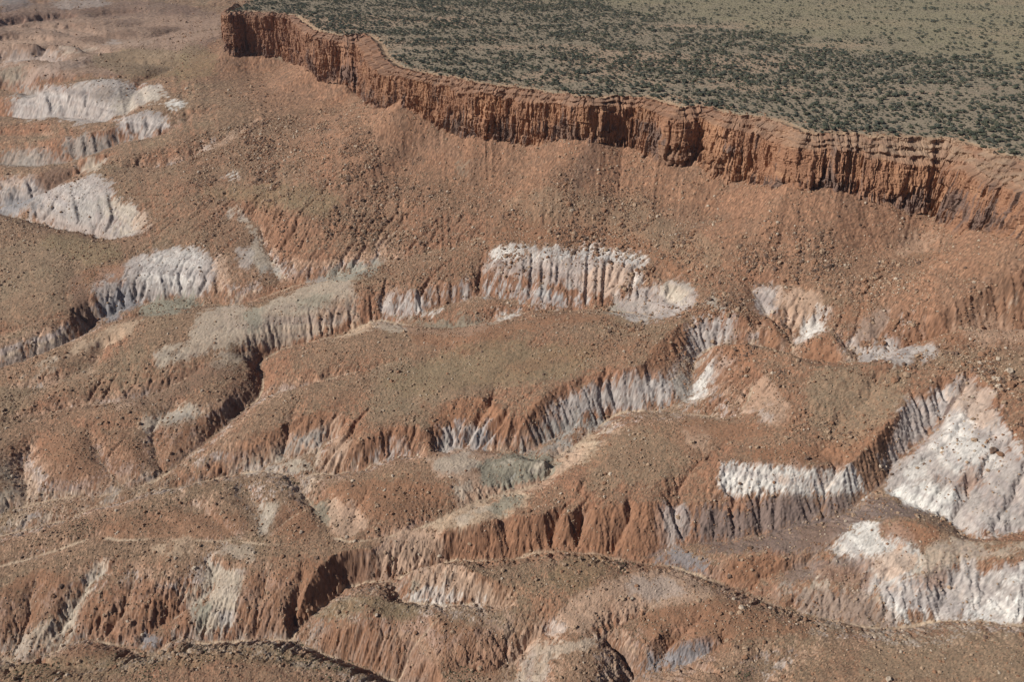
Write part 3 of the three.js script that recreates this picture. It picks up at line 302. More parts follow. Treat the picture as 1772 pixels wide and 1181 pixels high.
    for (let q = 0; q < it; q++) for (let j = 0; j < nr; j++) {
      const rr = R0 * Math.exp(j * sc), m = (rr * sc) * (rr * sc), up = j > 0 ? -nt : 0, dn = j < nr - 1 ? nt : 0;
      for (let i = 0, k = j * nt; i < nt; i++, k++) { if (fn[k]) continue; const kk = K[k] * m, v = (u[k - (i > 0 ? 1 : 0)] + u[k + (i < nt - 1 ? 1 : 0)] + u[k + up] + u[k + dn] + kk * T[k]) / (4 + kk); u[k] += om * (v - u[k]); }
    }
    cur = u;
  }
  // soften creases a little, keep channel floors
  const tmp = new Float32Array(NC);
  for (let q = 0; q < 5; q++) { tmp.set(h); for (let j = 1; j < NR - 1; j++) for (let i = 1; i < NT - 1; i++) { const k = j * NT + i; h[k] = tmp[k] * 0.5 + 0.125 * (tmp[k - 1] + tmp[k + 1] + tmp[k - NT] + tmp[k + NT]); } }
}
const slope = new Float32Array(NC);
function computeSlope() { for (let j = 0; j < NR; j++) { const c = 2 * rad[j] * DEL; for (let i = 0; i < NT; i++) { const k = j * NT + i, a = k - (i > 0 ? 1 : 0), b = k + (i < NT - 1 ? 1 : 0), e = k - (j > 0 ? NT : 0), f = k + (j < NR - 1 ? NT : 0); slope[k] = Math.hypot(h[b] - h[a], h[f] - h[e]) / c; } } }
const OFF = [-1, 1, -NT, NT, -NT - 1, -NT + 1, NT - 1, NT + 1], BN = 1 << 20, bins = new Int32Array(BN + 1), ord = new Int32Array(NC);
function sortByHeight() {             // ord: cells from the lowest to the highest
  let lo = 1e9, hi = -1e9; for (let k = 0; k < NC; k++) { if (h[k] < lo) lo = h[k]; if (h[k] > hi) hi = h[k]; }
  const bs = (BN - 1) / (hi - lo); bins.fill(0);
  for (let k = 0; k < NC; k++) bins[((h[k] - lo) * bs | 0) + 1]++;
  for (let b = 0; b < BN; b++) bins[b + 1] += bins[b];
  for (let k = 0; k < NC; k++) ord[bins[(h[k] - lo) * bs | 0]++] = k;
}
function runDown(source, keep, own) { // a pattern smeared down the slopes, -1 .. 1
  sortByHeight();
  const out = new Float32Array(NC), acc = new Float32Array(NC), wt = new Float32Array(NC);
  for (let n = NC - 1; n >= 0; n--) {
    const k = ord[n], i = k % NT, j = k / NT | 0; if (i === 0 || j === 0 || i === NT - 1 || j === NR - 1) continue;
    const o = source(i, j); out[k] = wt[k] > 0 ? keep * acc[k] / wt[k] + own * o : o;
    let sum = 0; for (let m = 0; m < 8; m++) { const d = h[k] - h[k + OFF[m]]; if (d > 0) sum += d * d * d * (m > 3 ? 0.4 : 1); }
    if (sum > 0) for (let m = 0; m < 8; m++) { const d = h[k] - h[k + OFF[m]]; if (d > 0) { const w = d * d * d * (m > 3 ? 0.4 : 1) / sum; acc[k + OFF[m]] += out[k] * w; wt[k + OFF[m]] += w; } }
  }
  for (let k = 0; k < NC; k++) out[k] = clamp(out[k], -1, 1);
  return out;
}
computeSlope();
const steep0 = slope.slice();
// where clay is laid bare (the surveyed exposures): cut by runnels, softer than the red soil
const EXPOSED = BEDS.map(([kind, strength, line, name]) => [kind, strength, parse(line).map(([x, y]) => { const p = hit(x, y); return gridOf(p[0], p[2]); }), name]);
function fillMask(poly, R, Q, M) {    // a soft-edged filled outline on the grid: [x0, y0, width, height, values]
  let x0 = 1e9, x1 = -1e9, y0 = 1e9, y1 = -1e9; for (const [x, y] of poly) { x0 = Math.min(x0, x); x1 = Math.max(x1, x); y0 = Math.min(y0, y); y1 = Math.max(y1, y); }
  x0 = clamp(Math.floor(x0) - M, 0, NT - 1); x1 = clamp(Math.ceil(x1) + M, 0, NT - 1); y0 = clamp(Math.floor(y0) - M, 0, NR - 1); y1 = clamp(Math.ceil(y1) + M, 0, NR - 1);
  const w = x1 - x0 + 1, hh = y1 - y0 + 1; if (w < 2 || hh < 2) return null;
  const m = new Float32Array(w * hh), t = new Float32Array(w * hh);
  for (let j = 0; j < hh; j++) { const y = y0 + j + 0.01, xs = []; for (let a = 0; a < poly.length; a++) { const p = poly[a], q = poly[(a + 1) % poly.length]; if ((p[1] > y) !== (q[1] > y)) xs.push(p[0] + (y - p[1]) / (q[1] - p[1]) * (q[0] - p[0])); } xs.sort((a, b) => a - b); for (let a = 0; a + 1 < xs.length; a += 2) for (let i = Math.max(0, Math.ceil(xs[a] - x0)); i <= Math.min(w - 1, xs[a + 1] - x0); i++) m[j * w + i] = 1; }
  for (let pass = 0; pass < 2; pass++) { for (let j = 0; j < hh; j++) { let s = 0; for (let i = -R; i < w; i++) { if (i + R < w) s += m[j * w + i + R]; if (i - R - 1 >= 0) s -= m[j * w + i - R - 1]; if (i >= 0) t[j * w + i] = s / (2 * R + 1); } } for (let i = 0; i < w; i++) { let s = 0; for (let j = -Q; j < hh; j++) { if (j + Q < hh) s += t[(j + Q) * w + i]; if (j - Q - 1 >= 0) s -= t[(j - Q - 1) * w + i]; if (j >= 0) m[j * w + i] = s / (2 * Q + 1); } } }
  return [x0, y0, w, hh, m];
}
const clay = new Float32Array(NC);
for (const [kind, strength, poly, name] of EXPOSED) {
  const f = fillMask(poly, 6, 10, 24); if (!f || !name && 'RDOSP'.includes(kind)) continue; const [x0, y0, w, hh, m] = f, amount = kind === 'R' ? 0.7 : 1;
  for (let j = 0; j < hh; j++) for (let i = 0; i < w; i++) { const k = (y0 + j) * NT + x0 + i; clay[k] = Math.max(clay[k], amount * sstep(0.15, 0.7, m[j * w + i])); }
}
// --- flutes: ribs and runnels straight down the steep faces, in two widths
const flute = runDown((i, j) => { const w = 1.6 * Math.max(1, rad[j] / 620); return 1.5 * vn(rad[j] * sinT[i] / w, rad[j] * cosT[i] / w); }, 0.93, 0.30);
const fluteBig = runDown((i, j) => { const w = 5.0 * Math.max(1, rad[j] / 700); return 1.5 * vn(rad[j] * sinT[i] / w + 40, rad[j] * cosT[i] / w); }, 0.965, 0.16);
for (let j = 0; j < NR; j++) for (let i = 0; i < NT; i++) {
  const k = j * NT + i; if (coarse(cRim, i, j) > -10 || coarse(cFoot, i, j) > -6) continue; const df = -coarse(cFoot, i, j), tal = 1 - sstep(70, 150, df);
  const X = rad[j] * sinT[i], D = rad[j] * cosT[i], big = Math.max(1, rad[j] / 700), st = steep0[k];
  const w = sstep(0.22, 0.62, st) * (1 - 0.8 * tal) * (0.25 + 0.75 * clay[k]) * (0.30 + 1.0 * sstep(-0.5, 0.5, fbm(X / 17, D / 17 + 5, 2)));
  h[k] += w * big * (2.0 * (0.35 - Math.abs(flute[k])) + 1.1 * (0.4 - Math.abs(fluteBig[k])));
}
// --- running water: rills and gullies cut by the flow that gathers on the slopes (stream power, implicit)
const flow = new Float32Array(NC), KF = 0.026;
{
  computeSlope();
  const soft = new Float32Array(NC);
  for (let j = 0; j < NR; j++) for (let i = 0; i < NT; i++) {
    const k = j * NT + i, X = rad[j] * sinT[i], D = rad[j] * cosT[i], s = slope[k], dr = coarse(cRim, i, j), df = coarse(cFoot, i, j);
    const w = sstep(0.12, 0.55, steep0[k]);
    let e = lerp(0.95, 0.55, clay[k]) + (0.30 + 0.05 * clay[k]) * w; if (df > -130 && df < 1) e *= lerp(0.30, 1, sstep(60, 130, -df)); if (dr > -6) e = 0.01;
    soft[k] = e * (0.75 + 0.6 * fbm(X / 26, D / 26, 2));
    if (dr < 0) h[k] += (0.45 + 0.6 * w) * fbm(X / 6.5, D / 6.5, 4, 0.66) + (0.10 + 0.2 * w) * (hash2(i, j) - 0.5) + 0.9 * fbm(X / 27 + 9, D / 27, 3); else h[k] += 0.35 * fbm(X / 12, D / 12, 3);
  }
  const rec = new Int32Array(NC), tmp = new Float32Array(NC), nextIn = new Int32Array(NC), heads = new Int32Array(BN), seen = new Uint8Array(NC);
  const fillHollows = () => {         // raise closed hollows just enough to drain
    let lo = 1e9, hi = -1e9; for (let k = 0; k < NC; k++) { if (h[k] < lo) lo = h[k]; if (h[k] > hi) hi = h[k]; }
    const bs = (BN - 2) / (hi - lo); heads.fill(-1); seen.fill(0);
    const push = k => { const b = Math.min(BN - 1, (h[k] - lo) * bs | 0); nextIn[k] = heads[b]; heads[b] = k; seen[k] = 1; return b; };
    for (let j = 0; j < NR; j++) for (let i = 0; i < NT; i++) if (i === 0 || j === 0 || i === NT - 1 || j === NR - 1 || channel[j * NT + i]) push(j * NT + i);
    for (let b = 0; b < BN; b++) while (heads[b] >= 0) {
      const k = heads[b]; heads[b] = nextIn[k]; const i = k % NT, j = k / NT | 0; if (i === 0 || j === 0 || i === NT - 1 || j === NR - 1) { if (i > 0 && i < NT - 1 && j === 0 && !seen[k + NT]) push(k + NT); continue; }
      for (let m = 0; m < 8; m++) { const q = k + OFF[m]; if (seen[q]) continue; if (h[q] < h[k] + 0.002) h[q] = h[k] + 0.002; push(q); }
    }
  };
  for (let it = 0; it < 8; it++) {
    if (it === 0 || it === 4) fillHollows();
    sortByHeight();
    for (let j = 0; j < NR; j++) for (let i = 0; i < NT; i++) {
      const k = j * NT + i; flow[k] = (rad[j] * DEL) ** 2; rec[k] = -1; if (i === 0 || j === 0 || i === NT - 1 || j === NR - 1) continue;
      let sum = 0, br = -1; for (let m = 0; m < 8; m++) { const d = h[k] - h[k + OFF[m]]; if (d > 0) { const e = m > 3 ? d * 0.7071 : d; sum += e * e * e; } }
      if (sum > 0) { let pick = sum * hash2(k, 77); for (let m = 0; m < 8 && pick >= 0; m++) { const d = h[k] - h[k + OFF[m]]; if (d > 0) { const e = m > 3 ? d * 0.7071 : d; pick -= e * e * e; br = k + OFF[m]; } } }
      rec[k] = br;
    }
    for (let n = NC - 1; n >= 0; n--) { const k = ord[n]; if (rec[k] >= 0) flow[rec[k]] += flow[k]; }
    for (let n = 0; n < NC; n++) {
      const k = ord[n], r = rec[k]; if (r < 0 || channel[k]) continue;
      const j = k / NT | 0, dx = rad[j] * DEL, F = KF * soft[k] * Math.sqrt(Math.min(flow[k], 1500)) / dx;
      h[k] = (h[k] + F * h[r]) / (1 + F); const top = h[r] + 1.45 * dx; if (h[k] > top && soft[k] > 0.05 * 1) h[k] = lerp(h[k], top, 0.7);
    }
    if (it === 7) break;
    tmp.set(h);
    for (let j = 1; j < NR - 1; j++) for (let i = 1; i < NT - 1; i++) { const k = j * NT + i; h[k] = tmp[k] + 0.05 * (tmp[k - 1] + tmp[k + 1] + tmp[k - NT] + tmp[k + NT] - 4 * tmp[k]); }
  }
  for (let q = 0; q < 2; q++) { tmp.set(h); for (let j = 1; j < NR - 1; j++) for (let i = 1; i < NT - 1; i++) { const k = j * NT + i; h[k] = tmp[k] + 0.07 * (tmp[k - 1] + tmp[k + 1] + tmp[k - NT] + tmp[k + NT] - 4 * tmp[k]); } }
  computeSlope();
  // small hummocks, stones and tufts of the soil itself
  for (let j = 0; j < NR; j++) for (let i = 0; i < NT; i++) { const k = j * NT + i; if (coarse(cRim, i, j) > -8) continue; const X = rad[j] * sinT[i], D = rad[j] * cosT[i], q = vn(X / 1.7, D / 1.7); const sc = Math.max(1, rad[j] / 700), st = sstep(0.25, 0.7, slope[k]), mound = vn(X / (2.8 * sc) + 7, D / (2.8 * sc)), knob = fbm(X / (8.5 * sc) + 17, D / (8.5 * sc), 3, 0.6), rough = 0.35 + 0.65 * sstep(-0.25, 0.35, fbm(X / 48 + 12, D / 48, 2));
    h[k] += sc * (0.30 * Math.max(0, q - 0.15) + (0.38 + 0.30 * st) * (hash2(i + 5, (j >> 1) + 3) - 0.5) + (0.25 + 0.9 * st * (1 - 0.6 * clay[k])) * rough * mound * Math.abs(mound) + (0.9 + 1.6 * st) * rough * (1 - 0.5 * clay[k]) * (0.22 - Math.abs(knob)) * (coarse(cFoot, i, j) > -95 ? 0.45 : 1)); }
}
computeSlope();
console.timeEnd('terrain');
function heightAt(X, D) { const [x, y] = gridOf(X, D), a = clamp(Math.floor(x), 0, NT - 2), b = clamp(Math.floor(y), 0, NR - 2), u = clamp(x - a, 0, 1), v = clamp(y - b, 0, 1), k = b * NT + a; return lerp(lerp(h[k], h[k + 1], u), lerp(h[k + NT], h[k + NT + 1], u), v); }
const inFrame = (X, y, D) => { const f = D * Math.cos(PITCH) - (y - CAMY) * Math.sin(PITCH), u = D * Math.sin(PITCH) + (y - CAMY) * Math.cos(PITCH); return [CX + FPX * X / f, CY - FPX * u / f, Math.hypot(X, y - CAMY, D)]; };
function hit(px, py) {                // first meeting of a viewing ray with the finished ground
  const d = ray(px, py); let t = 150, s = 6, p = t;
  for (; t < 4000; t += s, s = 2 + t * 0.004) { if (CAMY + d[1] * t < heightAt(d[0] * t, d[2] * t)) break; p = t; }
  let a = p, b = t; for (let k = 0; k < 18; k++) { const m = (a + b) / 2; if (CAMY + d[1] * m < heightAt(d[0] * m, d[2] * m)) b = m; else a = m; }
  return [d[0] * b, CAMY + d[1] * b, d[2] * b];
}
// streaks that run down the slopes (sediment washed along the rills)
const streak = runDown((i, j) => hash2(i * 3 + 1, j * 5 + 2) * 2 - 1, 0.88, 0.55);
for (let k = 0; k < NC; k++) streak[k] = clamp(0.8 * streak[k] + 0.35 * flute[k] + 0.2 * fluteBig[k], -1, 1);
const col = new Float32Array(NC * 3), cls = new Uint8Array(NC);
const classes = [
  { name: 'badlands', label: 'rolling red brown badlands ground between the gullies', category: 'terrain' },
  { name: 'mesa_plateau', label: 'flat mesa top dotted with dark shrubs above the cliff', category: 'plateau' },
  { name: 'talus_slope', label: 'long orange brown talus slope directly under the cliff', category: 'slope' },
];
const classOf = {};
for (const [key, label] of SCARPS) { classOf[key] = classes.length; classes.push({ name: 'eroded_scarp', label, category: 'scarp' }); }
for (const w of WASHES) if (w[3]) { classOf[w[0]] = classes.length; classes.push({ name: 'dry_wash', label: w[3], category: 'wash' }); }
classes.forEach((c, n) => { const same = classes.slice(0, n).filter(o => o.base === c.name).length; c.base = c.name; if (same) c.name += '_' + String(same).padStart(3, '0'); });

console.time('colour');
for (let j = 0; j < NR; j++) for (let i = 0; i < NT; i++) {
  const k = j * NT + i, X = rad[j] * sinT[i], D = rad[j] * cosT[i], s = slope[k], dr = coarse(cRim, i, j), df = coarse(cFoot, i, j);
  const n1 = fbm(X / 60, D / 60, 3), n2 = fbm(X / 14 + 40, D / 14, 3), g = hash2(i + 7, j + 13), st = streak[k];
  let r, gg, b;
  const spk = hash2(i * 7 + 3, (j >> 1) * 5 + 11);
  if (dr > -5) {                       // the mesa top: grey green scrub, pinkish sand, yellowish grass far right
    const sand = sstep(-0.02, 0.35, fbm(X / 130 + 5, D / 55 + 2, 3) * 0.9 + 0.35 * n2), edge = 1 - sstep(2, 13, dr + 8 * n2), rock = (1 - sstep(0, 34, dr)) * sstep(-0.1, 0.25, fbm(X / 9 + 31, D / 9, 3));
    const meadow = sstep(0, 200, (X - 330) * 0.8 + (D - 1080) * 0.6 + 120 * n1);
    r = 0.25; gg = 0.205; b = 0.150;
    const sw = Math.max(sand * 0.75, edge * 0.3); r = lerp(r, 0.36, sw); gg = lerp(gg, 0.255, sw); b = lerp(b, 0.180, sw);
    r = lerp(r, 0.30, rock * 0.8); gg = lerp(gg, 0.185, rock * 0.8); b = lerp(b, 0.12, rock * 0.8);
    const md = meadow * (0.6 + 0.3 * n2); r = lerp(r, 0.25, md); gg = lerp(gg, 0.228, md); b = lerp(b, 0.138, md);
    const v = 0.82 + 0.36 * g; r *= v; gg *= v; b *= v; cls[k] = 1;
  } else {
    const red = clamp(sstep(0.22, 0.60, s + 0.12 * n2) * 0.8 + 0.45 * n1 + 0.12, 0, 1), ol = sstep(0.0, 0.5, fbm(X / 45 + 90, D / 30 + 8, 3) * 0.9 + n2 * 0.4) * (1 - red) * 0.38;
    r = lerp(0.250, 0.254, red); gg = lerp(0.164, 0.132, red); b = lerp(0.108, 0.081, red);
    r = lerp(r, 0.205, ol); gg = lerp(gg, 0.165, ol); b = lerp(b, 0.108, ol);
    const tal = df < 1 && df > -125 ? (1 - sstep(60, 125, -df + 20 * n1)) : 0;
    r = lerp(r, 0.268, tal * 0.7); gg = lerp(gg, 0.148, tal * 0.7); b = lerp(b, 0.092, tal * 0.7); const rub = tal * sstep(0.05, 0.45, fbm(X / 20 + 60, D / 20, 3)) * 0.45; r = lerp(r, 0.20, rub); gg = lerp(gg, 0.125, rub); b = lerp(b, 0.085, rub);
    if (tal > 0.3 && df > -105) cls[k] = 2;
    // clay beds lie level under the red soil and show where gullies cut down to them
    const rel = h[k] - regional(X, D) + 1.6 * n2 + 2.5 * n1, cutIn = sstep(0.28, 0.55, s + 0.15 * st) * sstep(-2.0, -4.5, rel) * sstep(-0.12, 0.25, fbm(X / 105 + 200, D / 105, 2)) * (1 - tal);
    if (cutIn > 0.01) { const [pr, pg, pb] = rel > -6 ? PAL.P : rel > -9 ? PAL.L : rel > -11.5 ? PAL.C : PAL.G, f = 0.62 * cutIn * sstep(-0.5, 0.3, st + 0.8 * n2); r = lerp(r, pr, f); gg = lerp(gg, pg, f); b = lerp(b, pb, f); }
    const silt = (1 - sstep(0.12, 0.3, s)) * sstep(-6, -10, rel) * sstep(-0.2, 0.4, fbm(X / 17 + 61, D / 17, 3)) * 0.5; r = lerp(r, PAL.T[0], silt); gg = lerp(gg, PAL.T[1], silt); b = lerp(b, PAL.T[2], silt);
    const v = (0.72 + 0.56 * g) * (1 + 0.12 * st) * (1 + 0.10 * n2) * (spk > 0.90 ? 1.45 : spk < 0.13 ? 0.58 : 1); r *= v; gg *= v; b *= v;
  }
  col[k * 3] = r; col[k * 3 + 1] = gg; col[k * 3 + 2] = b;
}
function paint(poly, kind, strength, klass) {
  const f = fillMask(poly, 6, 10, 24); if (!f) return; const [x0, y0, w, hh, m] = f;
  const [pr, pg, pb] = PAL[kind];
  for (let j = 0; j < hh; j++) for (let i = 0; i < w; i++) {
    const a = m[j * w + i]; if (a < 0.08) continue;
    const I = x0 + i, J = y0 + j, k = J * NT + I, X = rad[J] * sinT[I], D = rad[J] * cosT[I], n = fbm(X / 8 + 11, D / 8, 5, 0.62);
    const st = streak[k] * sstep(0.05, 0.3, steep0[k]), hole = sstep(-0.60, -0.20, 0.8 * fbm(X / 13 + 70, D / 13, 4) + 0.25 * st + 0.1);
    const whole = lerp(hole, 1, sstep(0.68, 0.84, strength));
    const v = sstep(0.34, 0.66, a + 0.34 * st + lerp(0.75, 0.35, sstep(0.1, 0.35, steep0[k])) * n) * (0.30 + 0.70 * whole);
    if (v <= 0) continue;
    const lev = h[k] + 0.9 * n, dk = 'WLCI'.includes(kind) ? 0.5 * sstep(0.12, 0.5, vn(lev / 2.4, 41.5)) * sstep(0.15, 0.4, slope[k]) : 0, rd = 'WLCIP'.includes(kind) ? 0.24 * sstep(0.1, 0.55, vn(lev / 3.4 + 9, 12.5) * 0.7 + 0.5 * st + 0.4 * fbm(X / 20, D / 20, 2)) : 0;
    const cr = lerp(lerp(pr, 0.255, dk), 0.31, rd), cg = lerp(lerp(pg, 0.225, dk), 0.205, rd), cb = lerp(lerp(pb, 0.225, dk), 0.15, rd);
    const bed = h[k] + 0.8 * n, band = 1 + 0.13 * vn(bed / 1.1, 3.3) + 0.10 * vn(bed / 3.7, 7.7), f = v * strength * (0.86 + 0.14 * Math.min(1, a * 1.4)), q = band * (1 + 0.16 * st) * (0.82 + 0.36 * hash2(I, J + 9));
    col[k * 3] = lerp(col[k * 3], cr * q, f); col[k * 3 + 1] = lerp(col[k * 3 + 1], cg * q, f); col[k * 3 + 2] = lerp(col[k * 3 + 2], cb * q, f);
    if (klass && v > 0.5) cls[k] = klass;
  }
}
for (const [kind, strength, line, name] of BEDS) paint(parse(line).map(([x, y]) => { const p = hit(x, y); return gridOf(p[0], p[2]); }), kind, strength, name ? classOf[name] : 0);
for (const [key, kind, wid, label] of WASHES) {
  const pts = smoothLine(parse(LINES[key]).map(([x, y, r]) => atRel(x, y, r < 0 ? r * DEPTH : r)), 3).map(([X, y, D]) => [X + 1.6 * fbm(X / 14, D / 14, 2), y, D + 1.6 * fbm(X / 14 + 99, D / 14 + 7, 2)]);
  const [pr, pg, pb] = PAL[kind];
  for (let n = 0; n < pts.length - 1; n++) {
    const [A, , B] = pts[n], e = Math.hypot(pts[n + 1][0] - A, pts[n + 1][2] - B), steps = Math.ceil(e / 0.6);
    for (let q = 0; q < steps; q++) {
      const X = lerp(A, pts[n + 1][0], q / steps), D = lerp(B, pts[n + 1][2], q / steps), [gi, gj] = gridOf(X, D), i0 = Math.round(gi), j0 = Math.round(gj);
      const wd = 0.8 * wid * (0.66 + 0.75 * fbm(X / 11, D / 11, 2)), R = Math.ceil(wd / (Math.hypot(X, D) * DEL)) + 1;
      for (let b = -R; b <= R; b++) for (let a = -R; a <= R; a++) {
        const i = i0 + a, j = j0 + b; if (i < 1 || j < 1 || i >= NT - 1 || j >= NR - 1) continue;
        const d = Math.hypot(a, b) * rad[j] * DEL; if (d > wd) continue; const k = j * NT + i, g = 0.85 + 0.3 * hash2(i, j + 31), f = (0.40 + 0.95 * fbm(X / 15 + 5, D / 15, 3)) * (1 - sstep(0.45, 1, d / wd + 0.25 * (hash2(i, j + 77) - 0.5))); if (f <= 0) continue;
        col[k * 3] = lerp(col[k * 3], pr * g, f); col[k * 3 + 1] = lerp(col[k * 3 + 1], pg * g, f); col[k * 3 + 2] = lerp(col[k * 3 + 2], pb * g, f);
        if (label && d < wd * 0.8) cls[k] = classOf[key];
      }
    }
  }
}
console.timeEnd('colour');

// ------------------------------------------------------------------ ground meshes
const SJ = 2, mr = NR / SJ | 0;
const groundMat = new THREE.MeshStandardMaterial({ vertexColors: true, roughness: 1, metalness: 0 });
for (let c = 0; c < classes.length; c++) {
  const map = new Int32Array(NT * mr).fill(-1), P = [], N = [], C = [], I = [];
  const vert = (i, j) => {
    const m = j * NT + i; if (map[m] >= 0) return map[m];
    const J = j * SJ, k = J * NT + i, X = rad[J] * sinT[i], D = rad[J] * cosT[i];
    P.push(X, h[k], -D); C.push(col[k * 3], col[k * 3 + 1], col[k * 3 + 2]);
    const cc = 2 * rad[J] * DEL, ht = (h[k + (i < NT - 1 ? 1 : 0)] - h[k - (i > 0 ? 1 : 0)]) / cc, hr = (h[k + (J < NR - 1 ? NT : 0)] - h[k - (J > 0 ? NT : 0)]) / cc;
    const gx = hr * sinT[i] + ht * cosT[i], gd = hr * cosT[i] - ht * sinT[i], l = Math.hypot(gx, 1, gd);
    N.push(-gx / l, 1 / l, gd / l);
    return map[m] = P.length / 3 - 1;
  };
  for (let j = 0; j < mr - 1; j++) for (let i = 0; i < NT - 1; i++) {
    if (cls[j * SJ * NT + i] !== c) continue;
    { const k = j * SJ * NT + i, [px, py] = inFrame(rad[j * SJ] * sinT[i], h[k], rad[j * SJ] * cosT[i]); if (px < -230 || px > 2000 || py > 1400) continue; }
    const a = vert(i, j), b = vert(i + 1, j), d = vert(i, j + 1), e = vert(i + 1, j + 1); I.push(a, b, e, a, e, d);
  }
  const g = new THREE.BufferGeometry(); g.setAttribute('position', new THREE.Float32BufferAttribute(P, 3)); g.setAttribute('normal', new THREE.Float32BufferAttribute(N, 3)); g.setAttribute('color', new THREE.Float32BufferAttribute(C, 3)); g.setIndex(I);
  const m = new THREE.Mesh(g, groundMat); m.name = classes[c].name; m.userData = { label: classes[c].label, category: classes[c].category, kind: 'structure' }; m.castShadow = m.receiveShadow = true; scene.add(m);
}
